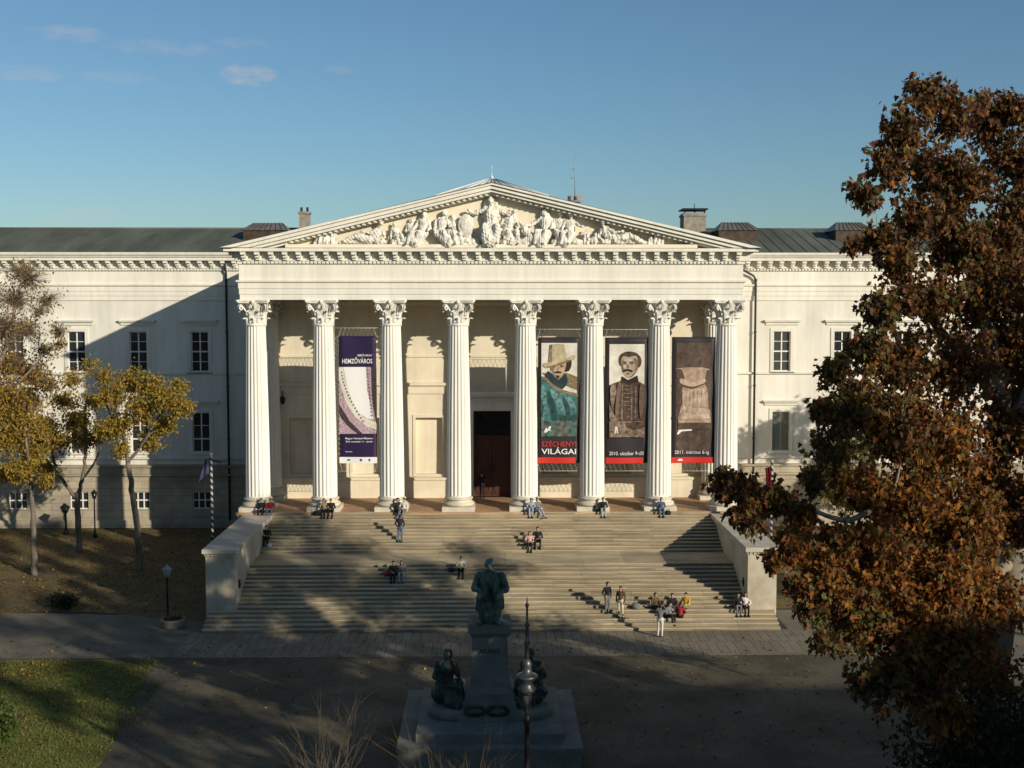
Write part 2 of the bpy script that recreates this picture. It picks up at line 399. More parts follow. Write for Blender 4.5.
# portico back wall with blind niches and the doorway
bays = [(COLX[i]+COLX[i+1])/2 for i in range(7)]
mb = MB(); ops = []
for i, bx in enumerate(bays):
    if i == 3: ops.append((-1.25, 1.25, FL, 10.0))
    else: ops.append((bx-.9, bx+.9, 5.75, 9.55))
mb.wall(-15.4, 15.4, FL, 19, YB, ops, .38)
for i, bx in enumerate(bays):                 # backs of the niches
    if i != 3: mb.add([(bx-.9,YB+.38,5.75),(bx+.9,YB+.38,5.75),(bx+.9,YB+.38,9.55),(bx-.9,YB+.38,9.55)], [(0,1,2,3)])
for sx in (-1, 1):                            # flank walls back to the wings
    x = sx*15.4; q = [(x,YB,-.1),(x,YW+.3,-.1),(x,YW+.3,17.5),(x,YB,17.5)]
    mb.add(q, [(0,1,2,3) if sx > 0 else (3,2,1,0)])
part(mb, 'portico_wall', innerw)
mb = MB()
for (a, b) in ((-15.42, -1.75), (1.75, 15.42)):
    path = [(a, YB), (b, YB)]
    mb.sweep(path, [(0,FL),(.30,FL),(.30,5.35),(.36,5.4),(.36,5.55),(.0,5.6)], close=True)
    mb.sweep(path, [(0,11.15),(.08,11.15),(.08,11.6),(.2,11.72),(.2,11.86),(0,11.9)], close=True)
for (a, b) in ((-15.42, 15.42),):
    mb.sweep([(a, YB), (b, YB)], [(0,13.55),(.08,13.58),(.08,13.68),(0,13.72)], close=True)
    mb.sweep([(a, YB), (b, YB)], [(0,16.5),(.12,16.5),(.12,17.0),(.3,17.2),(.3,17.34),(0,17.34)], close=True)
for i, bx in enumerate(bays):                 # raised frames of the niches and upper panels
    if i != 3:
        for (x0, x1, z0, z1) in ((bx-1.08,bx-.9,5.62,9.73),(bx+.9,bx+1.08,5.62,9.73),(bx-.9,bx+.9,9.55,9.73)): mb.box(x0, x1, YB-.05, YB+.01, z0, z1)
part(mb, 'wall_moulding', innerw)
mb = MB()                                     # coffered ceiling
mb.box(-14.2, 14.2, YF+1.3, YB-.002, 17.34, 17.5)
for x in COLX: mb.box(max(x-.45,-14.15), min(x+.45,14.15), YF+1.35, YB-.31, 17.05, 17.345)
part(mb, 'portico_ceiling', innerw)

# doorway
mb = MB()
for (x0, x1, z0, z1, d) in ((-1.7,-1.25,FL,10.0,.14),(1.25,1.7,FL,10.0,.14),(-1.7,1.7,10.0,10.45,.14),(-1.85,1.85,10.45,10.95,.10),(-2.0,2.0,10.95,11.1,.34),(-2.15,2.15,11.1,11.3,.5)):
    mb.box(x0, x1, YB-d, YB+.01, z0, z1)
for k in range(13): mb.box(-1.75+k*.28, -1.61+k*.28, YB-.2, YB-.09, 10.62, 10.84)
door_frame = part(mb, 'door_surround', colstone)
mb = MB(); mb.box(-1.25, 1.25, YB+.36, YB+.44, 8.3, 10.0); mb.box(-.05,.05,YB+.31,YB+.37,8.3,10.0); mb.box(-1.25,1.25,YB+.31,YB+.37,9.1,9.18)
part(mb, 'door_transom', doorgl)
for sx in (-1, 1):
    mb = MB(); a, b = (-1.25, -.02) if sx < 0 else (.02, 1.25)
    mb.box(a, b, YB+.34, YB+.42, FL, 8.24)
    for (z0, z1) in ((4.5,5.6),(5.85,7.0),(7.2,8.05)):
        for (x0,x1,za,zb) in ((a+.15,a+.22,z0,z1),(b-.22,b-.15,z0,z1),(a+.22,b-.22,z0,z0+.07),(a+.22,b-.22,z1-.07,z1)): mb.box(x0,x1,YB+.30,YB+.345,za,zb)
    d = part(mb, 'door', woodm)
    mb = MB(); hx = -.14*1 if sx < 0 else .14
    mb.tube([(hx,YB+.3,5.9),(hx,YB+.24,5.92),(hx,YB+.24,6.25),(hx,YB+.3,6.27)], .02, 6); mb.build('handle', dkmetal, d)
mb = MB(); mb.box(-1.25, 1.25, YB+.30, YB+.40, 8.24, 8.3); part(mb, 'door_rail', woodm)

# columns
def flute_ring(r, n=20, per=6, depth=.055):
    pts = []
    for k in range(n):
        for j in range(per):
            a = 2*math.pi*(k+j/per)/n; t = j/per
            d = 0 if t < .18 else math.sin(math.pi*(t-.18)/.82)
            pts.append(((r-depth*r/.75*d)*math.cos(a), (r-depth*r/.75*d)*math.sin(a)))
    return pts
def shaft_mesh():
    mb = MB(); zs = [0,.06,.14,1.5,3,4.5,6,7.5,9,10.0,10.62,10.74,10.78]; H = 10.78; vs = []; fs = []
    for z in zs:
        t = z/H; r = .775-.165*t**1.6
        dep = .06 if .1 < z < 10.68 else .004
        vs += [(x, y, z) for x, y in flute_ring(r, depth=dep)]
    n = 120
    for i in range(len(zs)-1):
        for k in range(n):
            k2 = (k+1) % n; fs.append((i*n+k, i*n+k2, (i+1)*n+k2, (i+1)*n+k))
    mb.add(vs, fs, 0, False)
    mb.lathe([(.62,10.70),(.66,10.74),(.66,10.82),(.62,10.86)], 32)
    return mb
def acanthus(mb, ang, r0, z0, h, w, out, curl):
    # one leaf: a thick curved blade that hugs the bell and curls outwards at the tip
    n = 8; vs = []; fs = []
    for i in range(n+1):
        t = i/n
        z = z0+h*(t if t < .85 else .85+.15*math.sin((t-.85)/.15*math.pi*.9)*.6)
        r = r0+out*t**2.6+(curl*max(0, (t-.7)/.3)**1.5)
        if t > .9: z -= h*.12*(t-.9)/.1
        ww = w*(.62+.5*math.sin(math.pi*min(1, t*1.1)))*(1-.55*max(0, (t-.6)/.4))*(1+.18*(1 if i % 2 else -1))
        for (u, lift) in ((-1,-.03),(-.5,.02),(0,.07),(.5,.02),(1,-.03)):
            a = ang+u*ww/max(r, .2)/2
            vs.append(((r+lift)*math.cos(a), (r+lift)*math.sin(a), z))
    for i in range(n):
        for k in range(4):
            q = i*5+k; fs.append((q, q+1, q+6, q+5))
    o = len(vs)
    vs2 = [(x*.9, y*.9, z-.01) for x, y, z in vs]
    mb.add(vs+vs2, fs+[tuple(j+o for j in f[::-1]) for f in fs]+[(i*5, (i+1)*5, (i+1)*5+o, i*5+o) for i in range(n)]+[((i+1)*5+4, i*5+4, i*5+4+o, (i+1)*5+4+o) for i in range(n)]+[(n*5+k, n*5+k+1, n*5+k+1+o, n*5+k+o) for k in range(4)], 0, False)
def capital_mesh():
    mb = MB(); H = 1.36
    mb.lathe([(.58,0),(.58,.3),(.6,.7),(.68,1.0),(.84,1.16),(.86,1.19)], 24)
    for k in range(8): acanthus(mb, 2*math.pi*k/8, .60, .0, .50, .36, .10, .20)
    for k in range(8): acanthus(mb, 2*math.pi*(k+.5)/8, .61, .18, .72, .36, .16, .24)
    for k in range(4):                        # corner volutes
        a = math.pi/4+k*math.pi/2
        for s in (-1, 1):
            pts = []; rs = []
            for i in range(26):
                t = i/25
                if t < .4:
                    u = t/.4; r = .66+.42*u**1.5; z = .55+.55*u; 
                    pts.append((r, z)); 
                else:
                    u = (t-.4)/.6; an = math.pi*.5-u*math.pi*2.6; q = .155*(1-.75*u)
                    pts.append((1.08+q*math.cos(an), .95+q*math.sin(an)))
                rs.append(.062*(1-.4*t))
            off = s*.07
            P = [((r)*math.cos(a)-off*math.sin(a), r*math.sin(a)+off*math.cos(a), z) for r, z in pts]
            mb.tube(P, rs, 6)
        b = k*math.pi/2
        for s in (-1, 1):                     # inner helices and the fleuron
            P = []
            for i in range(16):
                u = i/15; an = math.pi*.5-u*math.pi*2.2; q = .1*(1-.7*u)
                t = s*(.16-q*math.cos(an)*.9); P.append((.88*math.cos(b)-t*math.sin(b), .88*math.sin(b)+t*math.cos(b), 1.0+q*math.sin(an)))
            mb.tube(P, .035, 5)
        mb.ell((.93*math.cos(b), .93*math.sin(b), 1.24), (.11,.11,.12), n=8)
    def abacus(z0, z1, k):
        poly = []
        for c in range(4):
            a0 = math.pi/4+c*math.pi/2
            cor = 1.42*k
            p = Vector((cor*math.cos(a0-.06), cor*math.sin(a0-.06))); q = Vector((cor*math.cos(a0+.06), cor*math.sin(a0+.06)))
            nx = Vector((cor*math.cos(a0+math.pi/2-.06), cor*math.sin(a0+math.pi/2-.06)))
            poly.append(tuple(p)); poly.append(tuple(q))
            for i in range(1, 6):
                t = i/6; m = q.lerp(nx, t); m = m*(1-.17*math.sin(math.pi*t)); poly.append(tuple(m))
        mb.prism_xy(poly, z0, z1)
    abacus(1.19, 1.26, .93); abacus(1.26, H, 1.0)
    return mb
def base_mesh():
    mb = MB(); mb.box(-1.02, 1.02, -1.02, 1.02, 0, .28)
    prof = []
    def arc(rc, zc, r, n=7):
        for i in range(n): 
            a = -math.pi/2+math.pi*i/(n-1); prof.append((rc+r*math.cos(a), zc+r*math.sin(a)))
    arc(.87, .40, .12); prof += [(.87,.53),(.83,.56),(.80,.6),(.81,.65),(.84,.67)]; arc(.83, .735, .065); prof += [(.80,.81),(.775,.86)]
    mb.lathe(prof, 40); return mb
SH = shaft_mesh(); CAPM = capital_mesh(); BAS = base_mesh()
c0 = SH.build('column', colstone, museum, (COLX[0], YC-79.7, FL+.84))
CAPM.v = [(x, y, z*1.2) for x, y, z in CAPM.v]
CAPM.build('capital', carved, c0, (0, 0, ZA-FL-.84-1.36*1.2)); BAS.build('column_base', basest2, c0, (0, 0, -.84))
for i in range(1, 8): dup(c0, museum, (COLX[i], YC-79.7, FL+.84))
for sx in (-14.7, 14.7): dup(c0, museum, (sx, 79.15-79.7, FL+.84))

# entablature running round portico and wings
PATH = [(-WX, YW), (-HX, YW), (-HX, YF), (HX, YF), (HX, YW), (WX, YW)]
mb = MB()
mb.sweep(PATH, [(-.35,ZA),(0,ZA),(0,17.7),(.04,17.7),(.04,18.05),(.08,18.05),(.08,18.38),(.2,18.46),(.2,18.56),(.03,18.58),(.03,19.5),(.12,19.56),(.12,19.72),(.2,19.74),(.2,20.30)])
# backs and soffits of the portico beams
mb.box(-HX+.02, HX-.02, YF+.02, YF+1.32, ZA+.003, 17.6); 
for sx in (-1, 1): mb.box(min(sx*15.48, sx*14.1), max(sx*15.48, sx*14.1), YF+1.32, YB-.003, ZA+.003, 17.6)
part(mb, 'entablature', stucco)
mb = MB()
mb.sweep(PATH, [(.2,20.30),(.80,20.30),(.80,20.47),(.82,20.5),(-.6,20.52)])
for i in range(len(PATH)-1):
    (x0, y0), (x1, y1) = PATH[i], PATH[i+1]; L = math.hypot(x1-x0, y1-y0); dx, dy = (x1-x0)/L, (y1-y0)/L; nx, ny = dy, -dx
    s0 = .35 if i in (2,) else (1.0 if i in (3, 4) else .5); s1 = L-(.35 if i == 2 else (1.0 if i in (0, 1) else .5))
    if i == 1: s0, s1 = 1.0, L-.35
    if i == 3: s0, s1 = .35, L-1.0
    n = int((s1-s0)/.84)
    for k in range(n+1):
        c = s0+(s1-s0)*k/n; px, py = x0+dx*c, y0+dy*c
        def obox(w, d0, d1, z0, z1):
            P = []
            for (u, d) in ((-w,d1),(w,d1),(w,d0),(-w,d0)): P.append((px+dx*u+nx*d, py+dy*u+ny*d))
            mb.prism_xy(P, z0, z1)
        obox(.15, .19, .70, 20.10, 20.302); obox(.135, .19, .50, 19.93, 20.102); obox(.12, .19, .34, 19.79, 19.932); obox(.18, .19, .74, 20.25, 20.304)
    n = int((s1-s0)/.24)
    for k in range(n+1):
        c = s0+(s1-s0)*k/n; px, py = x0+dx*c, y0+dy*c
        P = [(px+dx*u+nx*d, py+dy*u+ny*d) for (u, d) in ((-.07,.21),(.07,.21),(.07,.11),(-.07,.11))]
        mb.prism_xy(P, 19.58, 19.71)
part(mb, 'cornice', stucco)
mb = MB()                                     # gutter moulding over the wing cornice
for (a, b) in ((-WX, -16.35), (16.35, WX)):
    mb.sweep([(a, YW), (b, YW)], [(.4,20.53),(.76,20.53),(.8,20.6),(.92,20.72),(.95,20.82),(.95,20.88),(.4,20.9)], close=True)
    part(mb, 'gutter_moulding', stucco); mb = MB()

# pediment
SL = .2407
def band(t0, t1): # a gable band between two parallels of the slope
    za, zb = 24.4-t0, 24.4-t1
    return za, zb
mb = MB()
def rake(mb, t0, t1, y0, y1, xw):
    # chevron from the eaves to the apex; t0 upper, t1 lower offset; clipped by the level cornice top
    zt = 24.4-t0; zb = 24.4-t1; zc = 20.525
    xb = min(xw, (zb-zc)/SL); xt = xw
    L = [(0,zt),(-xt,max(zt-SL*xt, zc)),(-xb if xb < xw else -xw, max(zb-SL*xb, zc)),(0,zb)]
    R = [(0,zb),(xb,max(zb-SL*xb, zc)),(xt,max(zt-SL*xt, zc)),(0,zt)]
    mb.prism_xz(L, y0, y1); mb.prism_xz(R, y0, y1)
rake(mb, 0.0, .10, 73.22, 75.0, 16.45)
rake(mb, .105, .32, 73.36, 75.0, 16.3)
rake(mb, .325, .50, 73.52, 75.0, 15.0)
rake(mb, .505, .66, 73.86, 75.0, 14.1)
for sx in (-1, 1):                            # little blocks under the raking corona
    for k in range(1, 44):
        x = sx*(k*.34); z = 24.4-.64-SL*abs(x)
        if z > 20.75: mb.prism_xz([(x-.08,z-SL*(-.08 if sx<0 else .08)*1),(x+.08,z-SL*(.08 if sx>0 else -.08)),(x+.08,z+.14-SL*(.08 if sx>0 else -.08)),(x-.08,z+.14+SL*(.08 if sx>0 else -.08))], 73.7, 73.87)
ped = part(mb, 'pediment', stucco)
mb = MB(); mb.prism_xz([(-14.6,20.5),(14.6,20.5),(0,24.1)], 74.42, 75.1)
mb.box(-12.6, 12.6, 73.75, 74.43, 20.53, 20.74)
mb.build('tympanum', tympst, ped)

# roofs
mb = MB()
for (a, b) in ((-WX-.6, -6), (6, WX+.6)):
    mb.add([(a,YW-.85,20.92),(b,YW-.85,20.92),(b,97.2,23.1),(a,97.2,23.1),(b,106,20.9),(a,106,20.9)], [(0,1,2,3),(3,2,4,5)])
    mb.box(a, b, YW-.86, YW-.7, 20.84, 20.925)
    x = a+.3
    while x < b:
        mb.add([(x-.025,YW-.85,20.925),(x+.025,YW-.85,20.925),(x+.025,97.2,23.13),(x-.025,97.2,23.13),(x-.025,YW-.85,20.955),(x+.025,YW-.85,20.955),(x+.025,97.2,23.13),(x-.025,97.2,23.13)],
               [(4,5,6,7),(0,1,5,4),(1,2,6,5),(3,0,4,7)]); x += .9
    mb.tube([(a,97.2,23.13),(b,97.2,23.13)], .09, 6)
part(mb, 'roof', roofm)
mb = MB()
mb.add([(-16.45,73.25,20.46),(0,73.25,24.43),(16.45,73.25,20.46),(-16.45,100,20.46),(0,100,24.43),(16.45,100,20.46),(-16.45,73.25,20.50),(0,73.25,24.47),(16.45,73.25,20.50)], [(0,3,4,1),(1,4,5,2),(0,1,7,6),(1,2,8,7)])
part(mb, 'portico_roof', roofm)

# wings: three storeys of openings
WINX = [21.8+4.57*k for k in range(7)]
WX_ALL = [-x for x in WINX]+WINX
up = (12.05, 15.05); mi_ = (6.0, 9.0); gr = (1.75, 3.05)
mb = MB(); ops = []
for x in WX_ALL:
    ops += [(x-.65, x+.65, *up), (x-.65, x+.65, *mi_)]
for (a, b) in ((-WX, -15.4), (15.4, WX)):
    mb.wall(a, b, 4.9, ZA+.2, YW+.08, [o for o in ops if a < o[0] < b], .28)
for sx in (-1, 1):
    x = sx*WX; q = [(x,YW+.08,-.1),(x,105,-.1),(x,105,20.6),(x,YW+.08,20.6)]; mb.add(q, [(0,1,2,3) if sx > 0 else (3,2,1,0)])
mb.add([(-WX,105,-.1),(WX,105,-.1),(WX,105,20.9),(-WX,105,20.9)], [(3,2,1,0)])
part(mb, 'wing_wall', stucco_w)
mb = MB(); ops = [(x-.68, x+.68, *gr) for x in WX_ALL]
for (a, b) in ((-WX, -15.4), (15.4, WX)):
    mb.wall(a, b, -.1, 4.9, YW-.12, [o for o in ops if a < o[0] < b], .35)
    p = [(a, YW), (b, YW)]
    mb.sweep(p, [(.1,-.1),(.3,-.1),(.3,.85),(.22,.92),(.1,.95)], close=True)
    part(mb, 'basement_wall', basestone); mb = MB()
mb = MB()
for (a, b) in ((-WX, -15.42), (15.42, WX)):
    p = [(a, YW), (b, YW)]
    for (d, z0, z1) in ((.1,5.5,5.62),(.08,11.86,11.98)):
        mb.sweep(p, [(-.09,z0),(d,z0),(d,z1),(-.09,z1+.03)], close=True)
    part(mb, 'string_course', stucco_w); mb = MB()
    for (d, z0, z1) in ((.3,4.25,4.4),(.22,4.4,4.9),(.34,4.9,5.05)): mb.sweep(p, [(-.09,z0),(d,z0),(d,z1),(-.09,z1+.03)], close=True)
    part(mb, 'plinth_course', basestone); mb = MB()

def window_mesh(w, z0, z1, cols, rows, thick=.07):
    mb = MB(); a, b = -w/2, w/2; y0, y1 = YW+.20, YW+.28
    mb.box(a, a+thick, y0, y1, z0, z1); mb.box(b-thick, b, y0, y1, z0, z1); mb.box(a+thick, b-thick, y0, y1, z0, z0+thick); mb.box(a+thick, b-thick, y0, y1, z1-thick, z1)
    for c in range(1, cols): 
        x = a+w*c/cols; mb.box(x-.045, x+.045, y0+.01, y1, z0+thick, z1-thick)
    for r in range(1, rows):
        z = z0+(z1-z0)*r/rows; tk = .05 if r == rows-rows//3-1 else .022
        mb.box(a+thick, b-thick, y0+.015, y1-.003, z-tk, z+tk)
    return mb
def pane_mesh(w, z0, z1):
    mb = MB(); mb.box(-w/2+.01, w/2-.01, YW+.262, YW+.30, z0+.01, z1-.01); return mb
def surround_mesh(w, z0, z1, hood, hz):
    mb = MB(); f = .24; y0 = YW+.02; y1 = YW+.085
    mb.box(-w/2-f, -w/2, y0, y1, z0, z1); mb.box(w/2, w/2+f, y0, y1, z0, z1); mb.box(-w/2-f, w/2+f, y0, y1, z1, z1+f)
    mb.box(-w/2-f-.05, w/2+f+.05, YW-.08, y1, z0-.14, z0-.001)
    if hood:
        mb.box(-1.25, 1.25, YW-.02, y1, hz-.2, hz); mb.box(-1.33, 1.33, YW-.16, y1, hz, hz+.09); mb.box(-1.38, 1.38, YW-.22, y1, hz+.09, hz+.16)
    return mb
kinds = [(1.3, *up, 2, 4, True, 15.75, YW), (1.3, *mi_, 2, 3, True, 9.7, YW), (1.36, *gr, 3, 2, False, 0, YW-.2)]
for (w, z0, z1, c, r, hood, hz, yy) in kinds:
    base = None
    for x in WX_ALL:
        loc = (x, -79.7+(yy-YW), 0)
        if base is None:
            base = window_mesh(w, z0, z1, c, r).build('window', whitep, museum, loc)
            pane_mesh(w, z0, z1).build('pane', glassm, base)
            if hood: surround_mesh(w, z0, z1, hood, hz).build('window_surround', stucco_w, base)
        else: dup(base, museum, loc)
# shutters drawn over the middle windows nearest the portico on the sunny side
mb = MB()
for k in (0, 1):
    x = WINX[k]
    for s in (-1, 1): 
        mb.box(x+(-.6 if s < 0 else .03), x+(-.03 if s < 0 else .6), YW+.17, YW+.2, 6.08, 8.92)
        for j in range(22): mb.box(x+(-.55 if s < 0 else .08), x+(-.08 if s < 0 else .55), YW+.15, YW+.172, 6.15+j*.125, 6.22+j*.125)
    part(mb, 'shutter', pmat('grey_shutter', (.16,.17,.15), .7, .12, 3)); mb = MB()

# downpipes in the corners
for sx in (-1, 1):
    mb = MB(); x = sx*19.7; y = YW-.2
    if sx < 0: mb.tube([(x,YW-.55,20.3),(x,YW-.5,19.9),(x,y,19.3),(x,y,.5)], .085, 8)
    else: mb.tube([(x-1.5,YW-.6,20.25),(x-1.5,YW-.5,19.9),(x-.2,y-.1,19.2),(x,y,18.9),(x,y,.5)], .085, 8)
    for z in (18.9, 15, 11, 7, 3): mb.lathe([(.11,-.06),(.12,0),(.11,.06)], 8, (x, y, z))
    part(mb, 'downpipe', pipe_m)
# little lamp of the portico wall
p = at(283, 400, 79.5); mb = MB(); mb.tube([(p.x,79.7,p.z+.5),(p.x,79.35,p.z+.6),(p.x,79.3,p.z+.3)], .03, 6); mb.lathe([(.04,.3),(.16,.18),(.2,.1),(.14,-.2),(.05,-.26)], 10, (p.x,79.3,p.z))
part(mb, 'wall_lantern', dkmetal)

# things on the roof
def roof_light(px0, px1, pyt, pyb, Y):
    a = at(px0, pyt, Y); b = at(px1, pyb, Y); x0, x1, zt, zb = a.x, b.x, a.z, b.z-1.2; ym = Y+1.6
    h = b.z+.22
    m1 = MB(); m1.box(x0, x1, Y, Y+3.2, zb, h); o = part(m1, 'skylight', rust_m)
    m2 = MB(); i = (x1-x0)*.16; e = .12
    m2.add([(x0-e,Y-e,h+.02),(x1+e,Y-e,h+.02),(x1+e,Y+3.2+e,h+.02),(x0-e,Y+3.2+e,h+.02),(x0+i,ym,zt),(x1-i,ym,zt)], [(0,1,5,4),(1,2,5),(2,3,4,5),(3,0,4),(3,2,1,0)])
    m2.build('skylight_glazing', skyglass, o)
    m3 = MB()
    for k in range(9):
        t = k/8; m3.tube([(x0-e+(x1-x0+2*e)*t, Y-e, h+.03), (x0+i+(x1-x0-2*i)*t, ym, zt+.01)], .02, 4)
    m3.build('glazing_bars', dkmetal, o)
roof_light(243, 286, 221.5, 233.5, 93); roof_light(719, 758, 221, 233.5, 93); roof_light(836, 872, 221, 233.5, 93)
def chimney(px0, px1, pyt, pyb, Y, cap):
    a = at(px0, pyt, Y); b = at(px1, pyb, Y); m1 = MB(); m1.box(a.x, b.x, Y, Y+(b.x-a.x)*1.1, b.z-2.5, a.z-(.3 if cap else .12))
    m1.box(a.x-.08, b.x+.08, Y-.08, Y+(b.x-a.x)*1.1+.08, a.z-(.55 if cap else .3), a.z-(.4 if cap else .12)+.0)
    o = part(m1, 'chimney', brickch)
    m2 = MB()
    if cap:
        m2.box(a.x-.12, b.x+.12, Y-.15, Y+(b.x-a.x)*1.1+.15, a.z-.06, a.z+.06)
        for x in (a.x+.1, (a.x+b.x)/2, b.x-.1): m2.box(x-.06, x+.06, Y+.1, Y+.25, a.z-.4, a.z-.05)
        m2.tube([((a.x+b.x)/2,Y+.4,a.z), ((a.x+b.x)/2,Y+.4,a.z+.45)], .03, 5)
    else:
        for x in (a.x+.15, b.x-.15): m2.lathe([(.1,0),(.09,.35),(.11,.38)], 8, (x, Y+.3, a.z-.14))
    m2.build('chimney_cap', dkmetal if cap else rust_m, o)
chimney(299, 309, 210, 228, 96, False); chimney(684, 706, 209, 226, 96, True)
mb = MB(); c = at(493, 179, 98)                # glazed lantern behind the apex
mb.add([(-4.4,94,c.z-1.7),(4.4,94,c.z-1.7),(4.4,102,c.z-1.7),(-4.4,102,c.z-1.7),(0,98,c.z)], [(0,1,4),(1,2,4),(2,3,4),(3,0,4)]); mb.box(-4.4,4.4,94,102,c.z-4,c.z-1.7)
lan = part(mb, 'roof_lantern', pmat('lantern_glass', (.55,.57,.57), .35, .1, 1))
mb = MB()
for k in range(9):
    t = -4.4+8.8*k/8; mb.tube([(t,94,c.z-1.68),(t*.08,97.9,c.z-.02)], .05, 4)
mb.tube([(0,98,c.z-.1),(0,98,c.z+.5)], .04, 5); mb.ell((0,98,c.z+.1), (.14,.14,.14), n=8); mb.tube([(0,98,c.z+.4),(0,98,c.z+1.1)], .018, 5)
mb.build('lantern_ribs', whitep, lan)
mb = MB(); a = at(575, 198, 97); t = at(575, 153, 97)
mb.tube([(a.x,97,a.z-2.5),(a.x,97,a.z+.2)], .12, 6); mb.tube([(a.x,97,a.z),(a.x,97,t.z)], [.05,.02], 6)
mb.lathe([(.5,.0),(.55,.05),(.55,.1),(.2,.14)], 12, (a.x,97,a.z-.35))
for k in range(6):
    an = k*math.pi/3; mb.box(a.x+.5*math.cos(an)-.1, a.x+.5*math.cos(an)+.1, 97+.5*math.sin(an)-.08, 97+.5*math.sin(an)+.08, a.z-.22, a.z+.25)
for zz, w in ((1.6,.35),(2.3,.22)): mb.tube([(a.x-w,97,a.z+zz),(a.x+w,97,a.z+zz)], .025, 5)
part(mb, 'antenna_mast', pmat('grey_mast_metal', (.30,.31,.32), .5, .1, 4))
# ------------------------------------------------------------------ pediment sculpture
def folds(me, amp, freq, seed=0):
    n = len(me.vertices); co = np.empty(n*3); me.vertices.foreach_get('co', co); co = co.reshape(-1, 3)
    no = np.empty(n*3); me.vertices.foreach_get('normal', no); no = no.reshape(-1, 3); r = np.random.RandomState(seed)
    d = np.zeros(n)
    for k in range(5):
        v = r.normal(size=3)*np.array([1, 1, .35]); v /= np.linalg.norm(v); d += np.sin(co@v*freq*(1+.5*k)+r.rand()*6)/(1+.4*k)
    co += no*(d*amp/2)[:, None]; me.vertices.foreach_set('co', co.ravel()); me.update()
def seated(mb, s, o, lean=0.0, hl=None, hr=None, turn=0.0, veil=False, knee=0.0):
    def P(x, y, z): return (o[0]+s*(x+lean*max(0, z-.4)), o[1]+s*y, o[2]+s*z)
    mb.ell(P(0,.02,.46), (.25*s,.2*s,.17*s)); mb.capsule(P(0,.03,.5), P(0,0,.85), .18*s, .20*s)
    mb.capsule(P(-.15,.02,.97), P(.15,.02,.97), .10*s, .10*s); mb.capsule(P(0,.02,1.0), P(turn*.03,-.02,1.15), .07*s, .06*s)
    mb.ell(P(turn*.05,-.04,1.22), (.09*s,.11*s,.125*s)); mb.capsule(P(turn*.1,-.14,1.2), P(turn*.1,-.15,1.18), .02*s, .025*s)
    if veil: mb.ell(P(0,.03,1.22), (.12*s,.12*s,.15*s)); mb.capsule(P(-.1,.06,1.2), P(-.2,.05,.8), .07*s, .08*s); mb.capsule(P(.1,.06,1.2), P(.2,.05,.8), .07*s, .08*s)
    else: mb.ell(P(turn*.03,.0,1.27), (.1*s,.11*s,.1*s))
    for sx in (-1, 1):
        k = P(sx*.17+knee, -.33, .48)
        mb.capsule(P(sx*.12,-.02,.45), k, .13*s, .10*s); mb.capsule(k, P(sx*.15+knee*1.4,-.30,.1), .1*s, .09*s); mb.capsule(P(sx*.15+knee*1.4,-.28,.05), P(sx*.17+knee*1.4,-.44,.03), .05*s, .035*s)
    mb.capsule(P(0,-.1,.42), P(knee,-.2,.1), .2*s, .24*s)
    for sx, h in ((-1, hl), (1, hr)):
        h = h or (sx*.16, -.34, .58); sh = (sx*.21, .02, .95); el = ((sh[0]+h[0])/2+sx*.07, (sh[1]+h[1])/2+.02, (sh[2]+h[2])/2-.09)
        mb.capsule(P(*sh), P(*el), .075*s, .06*s); mb.capsule(P(*el), P(*h), .06*s, .045*s); mb.ell(P(*h), (.05*s,.05*s,.045*s))
def reclining(mb, s, o, d):
    def P(x, y, z): return (o[0]+s*x*d, o[1]+s*y, o[2]+s*z)
    mb.capsule(P(0,0,.2), P(-.38,0,.52), .19*s, .2*s); mb.capsule(P(-.42,0,.66), P(-.46,-.03,.8), .07*s, .06*s); mb.ell(P(-.47,-.05,.88), (.1*s,.1*s,.125*s)); mb.ell(P(-.48,0,.93), (.1*s,.1*s,.1*s))
    mb.capsule(P(.05,-.05,.2), P(.55,-.12,.34), .17*s, .12*s); mb.capsule(P(.55,-.12,.34), P(1.05,-.08,.12), .11*s, .07*s)
    mb.capsule(P(.05,.08,.17), P(.6,.05,.16), .17*s, .13*s); mb.capsule(P(.6,.05,.16), P(1.2,0,.07), .12*s, .06*s)
    mb.capsule(P(-.5,-.06,.55), P(-.62,-.12,.3), .08*s, .06*s); mb.capsule(P(-.62,-.12,.3), P(-.45,-.18,.1), .06*s, .05*s); mb.ell(P(-.4,0,.1), (.3*s,.2*s,.12*s))
    mb.capsule(P(-.28,-.1,.6), P(-.02,-.2,.45), .075*s, .06*s); mb.capsule(P(-.02,-.2,.45), P(.32,-.2,.5), .055*s, .045*s)
ZB = 20.74
def pfig(mb, seed, amp=.04, voxel=.028):
    me = remeshed(mb, voxel, 2); folds(me, amp, 17, seed); me.materials.append(carved)
    o = bpy.data.objects.new('pediment_statue', me); COL.objects.link(o); o.parent = ped
def pxx(px): return (px-492)/16.2
mb = MB(); seated(mb, 2.2, (pxx(491), 74.2, ZB), 0, (-.62,-.1,.95), (.66,-.1,.92), 0, True); mb.box(pxx(480),pxx(502),74.1,74.4,ZB,ZB+1.0); pfig(mb, 1)
mb = MB(); mb.ell((pxx(466.5), 73.98, ZB+1.15), (.52,.10,.72)); mb.ell((pxx(466.5), 73.91, ZB+1.15), (.36,.09,.52)); mb.capsule((pxx(466),74.1,ZB),(pxx(468),74.15,ZB+.5),.3,.25); pfig(mb, 2, .01)
mb = MB(); seated(mb, 1.55, (pxx(440), 74.15, ZB), .22, (-.2,-.25,.45), (.35,-.2,.7), .5, False, .35); mb.capsule((pxx(444),73.9,ZB+.5),(pxx(468),73.85,ZB+.22),.3,.16); pfig(mb, 3)
